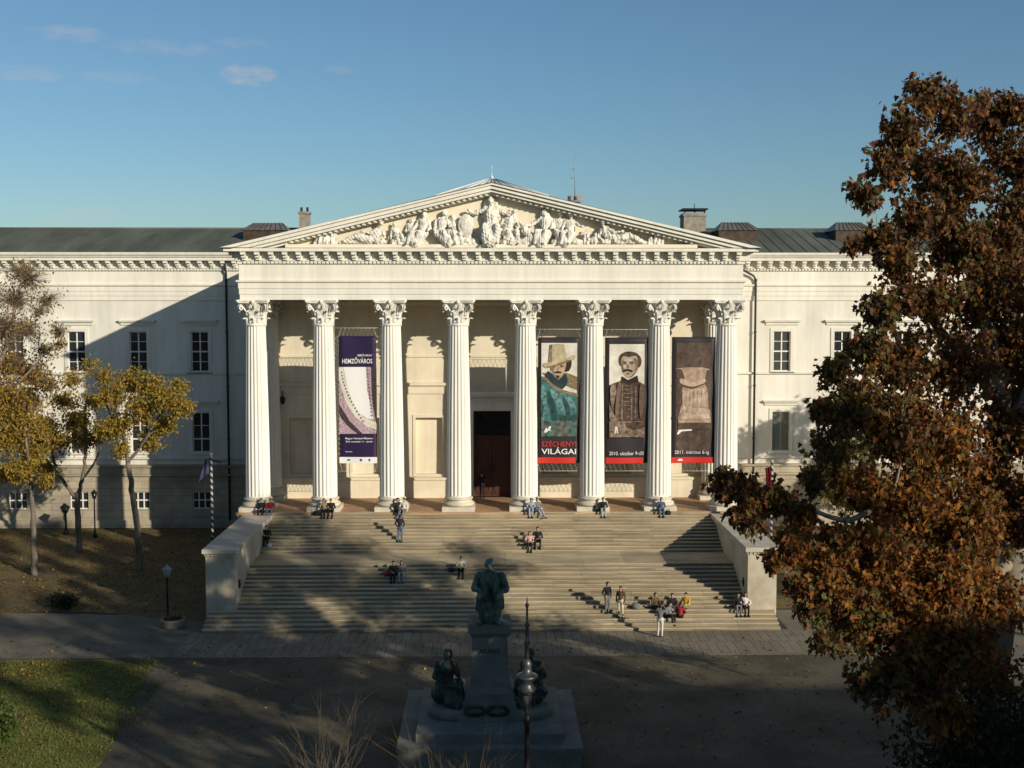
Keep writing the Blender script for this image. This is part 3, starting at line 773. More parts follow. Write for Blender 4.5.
mb = MB(); seated(mb, 1.5, (pxx(423), 74.15, ZB), .1, (-.45,-.2,.45), (.2,-.3,.55), -.4, False, -.3); mb.capsule((pxx(420),73.9,ZB+.45),(pxx(404),73.85,ZB+.2),.3,.18); pfig(mb, 4)
mb = MB(); seated(mb, .95, (pxx(398), 74.15, ZB), -.25, (-.4,-.2,.3), (.35,-.2,.55), .6, False, .2); pfig(mb, 5)
mb = MB(); reclining(mb, 1.5, (pxx(371), 74.05, ZB), -1); pfig(mb, 6)
mb = MB(); seated(mb, 1.2, (pxx(411), 74.3, ZB), .05, None, (.3,-.1,.85), .4, True, .15); pfig(mb, 14)
mb = MB(); seated(mb, 1.35, (pxx(455), 74.3, ZB), -.12, (.1,-.2,.6), (.4,-.1,.9), .3, True, .1); pfig(mb, 16)
mb = MB(); seated(mb, 1.6, (pxx(507), 74.3, ZB), .2, (-.2,-.1,.8), (.35,-.2,.5), .4, True, .2); mb.capsule((pxx(508),73.95,ZB+.35),(pxx(518),73.9,ZB+.2),.3,.22); pfig(mb, 17)
mb = MB()
for (q0, q1, h) in ((395,420,.26),(450,476,.3),(505,530,.3),(555,580,.28)): mb.capsule((pxx(q0),74.05,ZB+h*.3),(pxx(q1),74.05,ZB+h*.3),h,h*.9)
pfig(mb, 19, .05)
mb = MB(); 
for (px, h) in ((318,.35),(323,.7),(328,.5),(333,.95),(336,.6)): mb.capsule((pxx(px),74.1,ZB),(pxx(px+1.5),74.05,ZB+h),.2,.09)
mb.ell((pxx(327),74.0,ZB+.2),(.6,.2,.25)); pfig(mb, 7, .05)
mb = MB(); seated(mb, 1.62, (pxx(546), 74.15, ZB), -.06, (-.75,-.15,.72), (.15,-.3,.6), -.5, True, -.2); mb.capsule((pxx(541),73.9,ZB+.45),(pxx(519),73.85,ZB+.15),.32,.16); mb.capsule((pxx(520),74.0,ZB+1.35),(pxx(530),73.95,ZB+.5),.1,.25); pfig(mb, 8)
mb = MB(); seated(mb, 1.52, (pxx(559), 74.3, ZB), .05, None, (.35,-.1,.8), .5, False, .1); pfig(mb, 9)
mb = MB(); seated(mb, 1.45, (pxx(568.5), 74.1, ZB), .08, (-.3,-.25,.4), (.55,-.15,.75), .5, False, -.15); mb.capsule((pxx(566),73.9,ZB+.4),(pxx(576),73.85,ZB+.15),.3,.22); pfig(mb, 10)
mb = MB(); seated(mb, .72, (pxx(586), 74.05, ZB), 0, (-.4,-.1,.9), (.45,-.1,1.05), 0); mb.ell((pxx(594),74.0,ZB+.25),(.3,.25,.28)); mb.ell((pxx(595),73.95,ZB+.55),(.12,.12,.14)); pfig(mb, 11)
mb = MB(); reclining(mb, 1.62, (pxx(614), 74.05, ZB), 1); pfig(mb, 12)
mb = MB()
for (px, h) in ((648,.5),(653,.75),(657,.9),(661,.6)): mb.capsule((pxx(px),74.1,ZB),(pxx(px)+.15,74.05,ZB+h*.8),.16,.07)
pfig(mb, 13, .05)

# ------------------------------------------------------------------ entrance staircase
E_ = [61.8+.36*i for i in range(16)]+[70.28+.32*i for i in range(12)]   # nosing of each step
RZ = .15
stairs = thing('entrance_staircase', 'broad tan stone staircase with flat-topped side walls leading up to the portico', 'staircase', (0, 61.8, 0))
def spart(mb, name, m):
    o = mb.build(name, m, stairs); o.location = (0, -61.8, 0); return o
WF = 63.3
mb = MB(); rs = random.Random(5)
for i, e in enumerate(E_):
    hx = 13.69
    back = (E_[i+1]+.08) if i < 27 else 74.05
    z0 = 0 if i == 0 else RZ*i-.05; z1 = RZ*(i+1)
    if e < WF:
        xs = [-15.15]+[-15.15+30.3*k/14+rs.uniform(-.25,.25) for k in range(1, 14)]+[15.15]
    else: xs = [-hx]+[-hx+2*hx*k/13+rs.uniform(-.3,.3) for k in range(1, 13)]+[hx]
    for a, b in zip(xs[:-1], xs[1:]):
        dz = rs.uniform(-.006,.006); dy = rs.uniform(-.008,.008)
        bb = min(back, WF-.002) if (e < WF and i < 5) else back
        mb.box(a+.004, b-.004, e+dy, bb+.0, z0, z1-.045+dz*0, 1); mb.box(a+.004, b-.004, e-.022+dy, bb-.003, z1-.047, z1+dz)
    if e < WF and back > WF-.01:
        mb.box(-hx, hx, WF, back, z0, z1-.004)
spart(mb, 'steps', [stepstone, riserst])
for sx in (-1, 1):
    mb = MB(); a, b = sorted((sx*13.7, sx*15.25))
    mb.box(a, b, WF, 74.1, -.05, 3.72)
    mb.box(a-.06, b+.06, WF-.06, 74.0, -.05, .0+.62) if False else None
    w = spart(mb, 'side_wall', cheekst)
    mb = MB(); p = [(a-.001, 73.78), (a-.001, WF), (b+.001, WF), (b+.001, 73.78)]
    mb.sweep(p, [(-.05,3.72),(.04,3.72),(.04,3.80),(.13,3.88),(.15,3.88),(.15,4.09),(.13,4.11),(-.3,4.112)])
    mb.box(a+.25, b-.25, WF+.25, 73.78, 3.9, 4.108)
    for k in range(7): mb.box(a+.08+k*(b-a-.26)/6, a+.19+k*(b-a-.26)/6, WF-.1, WF-.03, 3.735, 3.82)
    mb.build('coping', capst, w)
    mb = MB(); xi = sx*13.69; mb.ell((xi, 64.3, 2.0), (.08,.17,.26)); mb.build('wall_lamp', dkmetal, w)

# ------------------------------------------------------------------ banners
def flat(name, col, var=.0, sc=3.0, col2=None, rough=.55): return pmat(name, col, rough, var*1.25, sc*1.6, col2=col2, detail=9, spec=.25)
B_dark = flat('print_dark', (.028,.024,.027)); B_purple = flat('print_purple', (.020,.011,.046)); B_red = flat('print_red', (.55,.03,.022)); B_white = flat('print_white', (.72,.70,.68))
B_redtxt = flat('print_red_text', (.45,.045,.04)); B_pale = flat('print_pale', (.66,.62,.53), .1, 1.0); B_hat = flat('print_straw', (.46,.38,.24), .15, 2.0); B_hat2 = flat('print_straw_shade', (.22,.17,.10), .2, 3)
B_skin = flat('print_skin', (.50,.33,.22), .15, 4); B_hair = flat('print_hair', (.035,.025,.02), .2, 5); B_teal = flat('print_teal', (.055,.17,.16), .28, 1.6, (.03,.085,.085)); B_teal2 = flat('print_teal_light', (.14,.30,.28), .3, 3); B_navy = flat('print_navy', (.02,.04,.05), .2, 4)
B_fur = flat('print_khaki', (.26,.20,.11), .25, 5); B_grey = flat('print_greygreen', (.13,.15,.13), .3, 2); B_sepia = flat('print_sepia', (.105,.065,.045), .3, 3); B_sepia2 = flat('print_sepia_light', (.26,.19,.14), .3, 3); B_face = flat('print_portrait_skin', (.45,.34,.25), .12, 4)
B_brown = flat('print_brown', (.10,.065,.05), .25, 1.2); B_chair = flat('print_upholstery', (.40,.29,.21), .3, 1.6, (.18,.12,.085)); B_chair2 = flat('print_upholstery_light', (.52,.40,.30), .2, 2); B_chsh = flat('print_upholstery_shade', (.11,.07,.05), .2, 3)
B_mos = flat('print_mosaic', (.45,.33,.36), .6, 9.0, (.10,.06,.09)); B_black = flat('print_black', (.012,.01,.014)); B_mdark = flat('print_shadow', (.06,.045,.05), .6, 8, (.015,.01,.015))
B_dteal = flat('print_deep_teal', (.025,.075,.075), .25, 2); B_cheek = flat('print_cheek', (.52,.30,.22), .1, 4); B_pskin = flat('print_pale_skin', (.56,.46,.35), .08, 4); B_smid = flat('print_sepia_mid', (.16,.105,.075), .2, 3)
BM = [B_dteal,B_cheek,B_pskin,B_smid,B_dark,B_purple,B_red,B_white,B_redtxt,B_pale,B_hat,B_hat2,B_skin,B_hair,B_teal,B_teal2,B_navy,B_fur,B_grey,B_sepia,B_sepia2,B_face,B_brown,B_chair,B_chair2,B_chsh,B_mos,B_black,B_mdark]
I = {m.name: i for i, m in enumerate(BM)}
cord_m = pmat('cord', (.78,.74,.66), .8, .1, 5)
def smooth_poly(pts, n=4):
    out = []; m = len(pts)
    for i in range(m):
        p0, p1, p2, p3 = (np.array(pts[(i+k-1) % m], float) for k in range(4))
        for j in range(n):
            t = j/n; out.append(tuple(.5*((2*p1)+(-p0+p2)*t+(2*p0-5*p1+4*p2-p3)*t*t+(-p0+3*p1-3*p2+p3)*t**3)))
    return out
class Art:
    def __init__(s, cx, cy): s.mb = MB(); s.cx = cx; s.cy = cy; s.l = 0
    def q(s, p): return ((p[0]-s.cx)/81.9, (s.cy-p[1])/81.9)
    def poly(s, pts, m, sm=False):
        s.l += 1; y = -.012-.003*s.l
        if sm: pts = smooth_poly(pts)
        P = [s.q(p) for p in pts]
        ar = sum(P[i][0]*P[(i+1) % len(P)][1]-P[(i+1) % len(P)][0]*P[i][1] for i in range(len(P)))
        if ar < 0: P = P[::-1]
        s.mb.add([(u, y, v) for u, v in P], [tuple(range(len(P)))], I[m])
    def rect(s, x0, y0, x1, y1, m): s.poly([(x0,y0),(x1,y0),(x1,y1),(x0,y1)], m)
    def text(s, t, xc, yb, h, m, w=None, bold=0.0, align='CENTER'):
        s.l += 1; u, v = s.q((xc, yb)); text_into(s.mb, t, u, v, -.012-.003*s.l, h/81.9, I[m], None if w is None else w/81.9, align, bold)
    def ell(s, x, y, a, b, m): s.poly([(x+a*math.cos(2*math.pi*k/20), y+b*math.sin(2*math.pi*k/20)) for k in range(20)], m)
def lacing(W, H, sides):
    mb = MB(); e = .5; hw, hh = W/2, H/2
    def zig(p0, p1, q0, q1, n):
        pts = []
        for k in range(2*n+1):
            t = k/(2*n); a = Vector(p0).lerp(Vector(p1), t); b = Vector(q0).lerp(Vector(q1), t); pts.append(a if k % 2 == 0 else b)
        mb.tube(pts, .012, 4, smooth=False)
    if 't' in sides: zig((-hw,0,hh),(hw,0,hh),(-hw,0,hh+e),(hw,0,hh+e), 9); mb.tube([(-hw-e,0,hh+e),(hw+e,0,hh+e)], .012, 5)
    if 'b' in sides: zig((-hw,0,-hh),(hw,0,-hh),(-hw,0,-hh-e),(hw,0,-hh-e), 9); mb.tube([(-hw-e,0,-hh-e),(hw+e,0,-hh-e)], .012, 5)
    s2 = .3
    if 'l' in sides: zig((-hw,0,-hh),(-hw,0,hh),(-hw-s2,0,-hh),(-hw-s2,0,hh), 26); mb.tube([(-hw-s2,0,-hh-e),(-hw-s2,0,hh+e)], .012, 5)
    if 'r' in sides: zig((hw,0,-hh),(hw,0,hh),(hw+s2,0,-hh),(hw+s2,0,hh), 26); mb.tube([(hw+s2,0,-hh-e),(hw+s2,0,hh+e)], .012, 5)
    # ties up to the beam and down to the column feet
    for x in (-hw-s2, hw+s2): mb.tube([(x,0,hh+e),(x*1.12,0,ZA-(13.0-.0)+1.5 if False else hh+e+1.6)], .014, 4)
    return mb
def banner(label, px0, px1, py0, py1, art, sides='tblr'):
    a = at(px0, py0, YC-.1); b = at(px1, py1, YC-.1); W = b.x-a.x; H = a.z-b.z; c = ((a.x+b.x)/2, YC-.1, (a.z+b.z)/2)
    t = thing('banner', label, 'banner', c, 0, 'exhibition banners hung between the columns')
    mb = MB(); mb.box(-W/2, W/2, -.008, .008, -H/2, H/2); o1 = mb.build('banner_cloth', B_purple if 'purple' in label else B_dark, t)
    o2 = art.mb.build('print', BM, t); ph = a.x
    for o in (o1, o2):                        # slack of the hung cloth: cut into strips, then rippled
        bm = bmesh.new(); bm.from_mesh(o.data)
        for ax, n_, half in ((2, 30, H/2), (0, 9, W/2)):
            for k in range(1, n_):
                q = [0, 0, 0]; q[ax] = -half+2*half*k/n_; nn = [0, 0, 0]; nn[ax] = 1
                bmesh.ops.bisect_plane(bm, geom=bm.verts[:]+bm.edges[:]+bm.faces[:], dist=1e-5, plane_co=q, plane_no=nn)
        for v in bm.verts:
            x, y, z = v.co; e = (1-(2*x/W)**2)
            v.co.y += .05*math.sin(z*.75+ph)*e+.035*math.sin(x*2.6+z*.55+ph*2)+.018*math.sin(z*2.6-x*1.8+ph)
        for f in bm.faces: f.smooth = True
        bm.to_mesh(o.data); bm.free()
    lacing(W, H, sides).build('lacing', cord_m, t)
# purple banner
A = Art(144, 381.5)
A.rect(47,213,240,556,'print_mosaic')
A.poly([(47,213),(68,213),(85,290),(120,400),(170,470),(225,495),(240,500),(240,535),(190,520),(130,470),(85,400),(60,320),(47,270)],'print_pale')
A.poly([(70,213),(185,213),(190,330),(205,400),(222,480),(190,478),(150,450),(115,390),(90,310)],'print_white',False)
A.poly([(212,213),(240,213),(240,520),(230,470),(214,380)],'print_shadow')
A.poly([(47,400),(70,440),(100,490),(150,540),(165,556),(140,556),(95,520),(60,480),(47,455)],'print_shadow',False)
for k in range(16):
    t = k/15; x = 62+.9*120*t**1.5; y = 240+250*t; A.ell(x, y, 3, 4, 'print_black')
for k in range(14):
    t = k/13; A.rect(195+20*t, 225+230*t, 205+20*t, 233+230*t, 'print_mosaic')
A.text('HEMZŐ KÁROLY', 181, 158, 10, 'print_white', 76, .01)
A.text('HEMZŐVÁROS', 143, 194, 24, 'print_white', 152, .012)
A.text('Magyar Nemzeti Múzeum', 148, 583, 9, 'print_white', 140, .012); A.text('2010. november 11. – január', 148, 599, 8, 'print_white', 138, .012)
A.text('www.mnm.hu', 95, 650, 6, 'print_white', 36, .012)
A.rect(47,675,240,707,'print_white'); A.rect(86,686,102,694,'print_grey' if False else 'print_greygreen'); A.ell(158,690,7,7,'print_greygreen'); A.ell(201,690,5,7,'print_greygreen')
banner('dark purple banner with white title and a curved pale city photograph, left of the door', 339, 377, 336, 463.2, A, 'tblr')
# man in a tall hat
A = Art(147, 381.5)
A.rect(57,87,240,567,'print_pale')
A.poly([(57,240),(90,270),(240,330),(240,260),(190,240)],'print_khaki')
A.poly([(92,190),(100,215),(112,235),(185,235),(205,220),(212,190),(200,170),(110,178)],'print_hair',True)
A.poly([(103,185),(104,220),(118,252),(140,266),(162,256),(178,225),(184,180),(160,168),(120,172)],'print_skin',True)
A.poly([(104,185),(105,222),(118,250),(126,256),(122,225),(116,195)],'print_khaki',True)
A.poly([(124,236),(140,230),(160,236),(156,242),(128,242)],'print_hair',True); A.poly([(130,254),(150,254),(146,266),(136,266)],'print_hair',True)
A.rect(112,200,130,204,'print_hair'); A.rect(152,200,172,204,'print_hair'); A.ell(122,209,6,3,'print_hair'); A.ell(162,209,6,3,'print_hair'); A.poly([(141,206),(147,224),(139,226)],'print_khaki')
A.poly([(99,96),(130,90),(172,94),(180,130),(184,172),(140,186),(92,192),(96,140)],'print_straw',False)
A.poly([(99,96),(112,94),(112,188),(92,192),(96,140)],'print_straw_shade',False)
A.poly([(66,192),(72,210),(95,214),(140,190),(190,176),(222,174),(230,156),(220,148),(185,166),(135,182),(90,186)],'print_straw',True)
A.poly([(82,206),(100,213),(140,193),(190,178),(215,174),(190,186),(140,202)],'print_straw_shade',True)
A.poly([(57,258),(80,262),(110,300),(150,330),(200,345),(240,352),(240,486),(57,486)],'print_teal',False)
A.poly([(76,280),(90,232),(112,245),(148,276),(180,244),(192,280),(180,310),(150,328),(110,306)],'print_navy',True)
A.poly([(57,262),(76,276),(110,312),(152,336),(200,350),(240,362),(240,346),(190,334),(150,318),(110,292),(80,262)],'print_khaki',True)
A.poly([(57,262),(70,300),(84,360),(80,430),(70,486),(57,486)],'print_teal_light',True)
A.poly([(100,320),(140,350),(170,400),(178,450),(160,440),(130,395),(108,355)],'print_teal_light',True)
A.poly([(150,345),(200,360),(230,400),(236,440),(215,425),(185,385)],'print_teal_light',True)
A.poly([(92,330),(120,380),(138,440),(140,486),(112,486),(104,430),(90,380)],'print_deep_teal',True)
A.poly([(170,360),(196,400),(206,450),(204,486),(182,486),(184,440),(172,400)],'print_deep_teal',True)
A.poly([(150,455),(190,462),(240,455),(240,486),(150,486)],'print_deep_teal')
A.poly([(60,360),(66,420),(64,470),(58,470)],'print_deep_teal')
A.rect(57,486,240,567,'print_greygreen')
A.poly([(110,486),(128,486),(105,567),(85,567)],'print_teal',False); A.poly([(200,486),(215,486),(232,567),(218,567)],'print_teal',False)
A.poly([(72,545),(82,522),(90,530),(98,515),(108,518),(102,530),(110,540),(96,536),(84,546)],'print_white',True)
A.text('SZÉCHENYI', 147, 619, 26, 'print_red_text', 178, .008); A.text('VILÁGAI', 147, 658, 28, 'print_white', 178, .014)
A.rect(40,675,234,705,'print_red')
banner('dark banner with a portrait of a man in a tall straw hat and teal cloak', 538, 579.5, 337.2, 463, A, 'tb')
# sepia portrait
A = Art(150, 381.5)
A.rect(62,92,242,570,'print_pale')
A.poly([(118,205),(108,176),(116,148),(150,130),(195,135),(222,160),(226,190),(214,212),(190,205),(150,200)],'print_sepia',True)
A.poly([(122,175),(123,215),(134,248),(158,268),(186,252),(207,222),(209,178),(196,152),(160,158),(136,154)],'print_portrait_skin',True)
A.poly([(188,165),(208,178),(207,222),(186,254),(170,264),(186,240),(194,205)],'print_sepia_light',True)
A.poly([(124,180),(134,176),(136,205),(140,232),(130,236),(123,214)],'print_sepia_light',True)
A.poly([(140,170),(176,168),(170,180),(146,180)],'print_pale_skin',True); A.poly([(150,184),(158,184),(162,208),(154,210)],'print_pale_skin',True); A.poly([(134,198),(148,200),(146,214),(136,214)],'print_pale_skin',True)
A.poly([(134,226),(156,219),(182,228),(176,236),(156,230),(138,235)],'print_hair',True); A.rect(132,182,150,187,'print_hair'); A.rect(166,182,190,187,'print_hair'); A.ell(142,193,6,3,'print_hair'); A.ell(177,193,7,3,'print_hair'); A.poly([(156,190),(163,212),(152,214)],'print_sepia_light'); A.ell(158,243,9,3,'print_sepia')
A.poly([(62,302),(90,290),(122,280),(126,262),(158,282),(204,262),(212,284),(242,300),(242,488),(62,488)],'print_sepia',False)
A.poly([(126,256),(158,276),(206,252),(212,286),(160,298),(124,284)],'print_hair',False)
for x in (108,128,176,196): A.poly([(x,300),(x+5,300),(x+3,480),(x-4,480)],'print_sepia_light')
for k in range(9): A.ell(155,306+20*k,4,4,'print_sepia_light'); A.rect(138,304+20*k,172,307+20*k,'print_sepia_light')
A.poly([(62,400),(80,440),(110,488),(70,488),(62,470)],'print_sepia_light')
A.poly([(66,312),(90,300),(98,330),(84,400),(72,410)],'print_sepia_light',True); A.poly([(220,300),(240,320),(238,420),(222,470),(214,400)],'print_sepia_mid',True); A.poly([(104,300),(122,296),(112,380),(104,470),(92,440)],'print_sepia_mid',True)
A.rect(62,488,242,570,'print_sepia_light'); A.poly([(140,495),(242,490),(242,520),(180,535),(150,520)],'print_sepia'); A.poly([(88,550),(92,515),(102,515),(108,550),(102,550),(97,530),(94,550)],'print_pale')
A.text('2010. október 9-től', 150, 662, 19, 'print_white', 176, .0)
A.rect(44,675,238,705,'print_red')
banner('dark banner with a sepia portrait of a moustached man in a buttoned coat', 605, 647.5, 337.5, 463, A, 'tb')
# armchair
A = Art(157, 381.5)
A.rect(70,85,248,645,'print_brown'); A.rect(140,160,240,205,'print_upholstery_shade'); A.rect(150,165,172,200,'print_brown'); A.rect(182,165,200,200,'print_brown')
A.poly([(66,218),(120,212),(200,212),(246,222),(248,480),(78,480),(80,330)],'print_upholstery',False)
A.poly([(66,218),(96,222),(112,262),(100,330),(100,400),(78,480),(80,330)],'print_upholstery_shade',False)
A.poly([(246,222),(226,228),(212,290),(232,330),(236,420),(248,440)],'print_upholstery_shade',False)
A.poly([(92,268),(150,288),(214,270),(214,292),(160,312),(96,298)],'print_upholstery_light',True); A.poly([(96,298),(150,312),(214,294),(210,302),(150,322),(100,308)],'print_upholstery_shade',True)
A.poly([(100,330),(215,320),(225,420),(160,412),(104,440)],'print_upholstery_light',False)
for x in (118,138,158,178,198): A.poly([(x,330),(x+4,330),(x+1,408),(x-3,414)],'print_upholstery')
A.poly([(104,440),(160,418),(236,424),(242,476),(84,480)],'print_upholstery_light',False); A.rect(80,480,248,530,'print_brown'); A.poly([(80,480),(248,480),(248,496),(80,498)],'print_upholstery')
A.poly([(74,556),(84,534),(150,530),(152,538),(100,542),(82,558)],'print_white',False)
A.text('2011. március 6-ig', 152, 658, 18, 'print_white', 178, .0)
A.rect(47,675,262,705,'print_red'); A.poly([(78,694),(84,684),(104,684),(106,694)],'print_white')
banner('dark banner picturing a worn tan armchair, rightmost beside the last column', 672, 714, 337, 463, A, 'b')
# ------------------------------------------------------------------ monument
MX, MY = -.1, 45.95
mon = thing('statue_monument', 'stone stepped monument with inscribed pedestal in front of the stairs', 'monument', (MX, MY, 0))
mb = MB(); mb.box(-3.34,3.34,-3.3,3.3,-.05,.84); mb.box(-3.4,3.4,-3.36,3.36,.84,.98); mb.box(-2.72,2.72,-2.72,2.72,.98,1.3)
mb.build('stepped_base', monst, mon)
mb = MB(); mb.box(-1.05,1.05,-1.0,1.0,1.3,1.95)
for sx in (-1, 1): mb.lathe([(1.02,1.3),(1.02,1.6),(.98,1.66),(.9,1.7)], 28, (sx*1.4, -.35, 0))
mb.box(-1.35,1.35,-1.35,-.95,1.3,1.6)
mb.build('plinth', monst, mon)
mb = MB()
def sq(w0, z0, w1, z1):
    mb.add([(-w0,-w0,z0),(w0,-w0,z0),(w0,w0,z0),(-w0,w0,z0),(-w1,-w1,z1),(w1,-w1,z1),(w1,w1,z1),(-w1,w1,z1)], [(3,2,1,0),(4,5,6,7),(0,1,5,4),(1,2,6,5),(2,3,7,6),(3,0,4,7)])
sq(.96,1.95,.96,2.2); sq(.94,2.2,.78,2.42); sq(.74,2.42,.68,4.35); sq(.70,4.35,.80,4.52); sq(.83,4.52,.83,4.72); sq(.78,4.72,.78,4.86)
pd = mb.build('pedestal', monst, mon)
mb = MB(); text_into(mb, 'ARANY', 0, 3.72, -.722, .2, 0, .8, 'CENTER', .01); mb.build('inscription', bronze_d, pd)
mb = MB()
for (x, r) in ((-.55,.34),(.3,.36)):
    for k in range(28):
        a = 2*math.pi*k/28; mb.ell((x+r*math.cos(a), -1.42+.1*math.sin(a*3)*.3, 1.72+r*.5*math.sin(a)), (.1,.07,.07), n=6)
mb.build('wreath', bronze_d, mon)
def statue_obj(mb, name, mat_, voxel, amp, freq, seed, parent=None):
    me = remeshed(mb, voxel, 3); folds(me, amp, freq, seed); me.materials.append(mat_); me.polygons.foreach_set('use_smooth', [True]*len(me.polygons))
    o = bpy.data.objects.new(name, me); COL.objects.link(o); o.parent = parent; return o
# the seated poet
mb = MB(); s = 1.88
def P(x, y, z): return (s*x, s*y, s*z)
mb.box(-.25*s,.25*s,-.02*s,.30*s,0,.47*s); mb.box(-.28*s,.28*s,-.36*s,.3*s,0,.05*s)
mb.ell(P(0,.06,.52), (.25*s,.2*s,.16*s)); mb.capsule(P(0,.06,.55), P(0,.0,.88), .2*s, .215*s); mb.capsule(P(-.16,.01,.90), P(.16,.01,.90), .105*s, .105*s)
mb.capsule(P(0,.0,.98), P(0,-.08,1.12), .085*s, .062*s); mb.ell(P(0,-.13,1.20), (.085*s,.105*s,.125*s)); mb.ell(P(0,-.09,1.24), (.095*s,.11*s,.1*s))
mb.capsule(P(0,-.24,1.185), P(0,-.245,1.165), .016*s, .022*s); mb.ell(P(0,-.21,1.105), (.06*s,.05*s,.05*s)); mb.capsule(P(-.05,-.222,1.127), P(.05,-.222,1.127), .02*s, .02*s)
for sx in (-1, 1):
    mb.ell(P(sx*.088,-.11,1.195), (.02*s,.03*s,.04*s)); mb.ell(P(sx*.035,-.225,1.213), (.017*s,.012*s,.012*s)); mb.capsule(P(sx*.02,-.232,1.233), P(sx*.06,-.22,1.235), .012*s, .01*s)
    mb.capsule(P(sx*.11,-.02,.53), P(sx*.20,-.46,.58), .125*s, .10*s); mb.capsule(P(sx*.20,-.46,.57), P(sx*.17,-.40,.12), .085*s, .06*s); mb.capsule(P(sx*.17,-.38,.08), P(sx*.20,-.60,.07), .06*s, .045*s)
mb.capsule(P(.24,.0,.94), P(.36,-.05,.68), .095*s, .085*s); mb.capsule(P(.36,-.05,.68), P(.25,-.36,.66), .08*s, .055*s); mb.ell(P(.23,-.42,.65), (.05*s,.07*s,.03*s))
mb.capsule(P(-.24,.0,.94), P(-.33,.0,.68), .095*s, .085*s); mb.capsule(P(-.33,0,.68), P(-.16,-.3,.68), .08*s, .055*s); mb.ell(P(-.13,-.36,.67), (.05*s,.07*s,.03*s))
for k in range(4):
    for (hx, hy, hz) in ((.205+.018*k,-.47,.64),(-.155+.018*k,-.41,.66)): mb.capsule(P(hx,hy,hz), P(hx,hy-.055,hz-.03), .012*s, .01*s)
mb.box(-.2*s,-.02*s,-.42*s,-.26*s,.635*s,.655*s)                 # book on the knee
mb.capsule(P(-.17,.14,.85), P(-.22,.16,.2), .09*s, .1*s); mb.capsule(P(.17,.14,.85), P(.22,.14,.25), .09*s, .1*s); mb.capsule(P(0,-.08,.42), P(0,-.12,.12), .17*s, .19*s); mb.capsule(P(-.16,-.2,.9), P(-.06,-.2,.5), .06*s, .08*s); mb.capsule(P(.16,-.2,.9), P(.1,-.2,.5), .06*s, .08*s)
st = statue_obj(mb, 'seated_statue', bronze, .028, .025, 14, 3)
st.location = (MX, MY+.05, 4.855); st.scale = (.95, .97, .97); tag(st, 'green bronze statue of a seated man in a cloak, on top of the tall pedestal', 'statue')
def companion(label, x, flip, seed):
    mb = MB(); s = 1.62
    def Q(a, b, c): return (s*a*flip, s*b, s*c)
    mb.ell(Q(0,.1,.25), (.34*s,.34*s,.28*s)); mb.ell(Q(0,.05,.5), (.24*s,.2*s,.17*s)); mb.capsule(Q(0,.05,.52), Q(.06,.0,.86), .185*s, .19*s); mb.capsule(Q(-.12,0,.95), Q(.22,.0,.95), .095*s, .095*s)
    mb.capsule(Q(.06,0,1.0), Q(.08,-.03,1.12), .07*s, .06*s); mb.ell(Q(.09,-.05,1.2), (.09*s,.105*s,.125*s)); mb.ell(Q(.07,-.01,1.24), (.105*s,.11*s,.1*s)); mb.ell(Q(.1,-.155,1.19), (.02*s,.03*s,.03*s))
    for sy in (-1, 1):
        mb.capsule(Q(.05,sy*.1,.5), Q(.36,-.16+sy*.12,.5), .13*s, .105*s); mb.capsule(Q(.36,-.16+sy*.12,.49), Q(.34+.1*sy,-.24+sy*.1,.08), .09*s, .075*s); mb.capsule(Q(.34+.1*sy,-.24+sy*.1,.05), Q(.46+.1*sy,-.36+sy*.1,.04), .055*s, .04*s)
    mb.capsule(Q(.15,-.05,.4), Q(.25,-.12,.12), .22*s, .3*s); mb.capsule(Q(-.15,0,.94), Q(-.24,-.08,.68), .08*s, .065*s); mb.capsule(Q(-.24,-.08,.68), Q(.0,-.26,.6), .06*s, .045*s); mb.ell(Q(.03,-.28,.6), (.05*s,.05*s,.03*s))
    mb.capsule(Q(.24,0,.94), Q(.34,-.1,.7), .08*s, .065*s); mb.capsule(Q(.34,-.1,.7), Q(.38,-.32,.62), .06*s, .045*s); mb.ell(Q(.385,-.36,.61), (.04*s,.06*s,.03*s))
    o = statue_obj(mb, 'seated_statue', bronze_d, .035, .03, 14, seed); o.location = (MX+x, MY-.45, 1.69); tag(o, label, 'statue')
companion('dark bronze seated figure on the left plinth of the monument', -1.75, 1, 8)
companion('dark bronze seated figure right of the pedestal, behind the lamp post', 1.7, -1, 9)

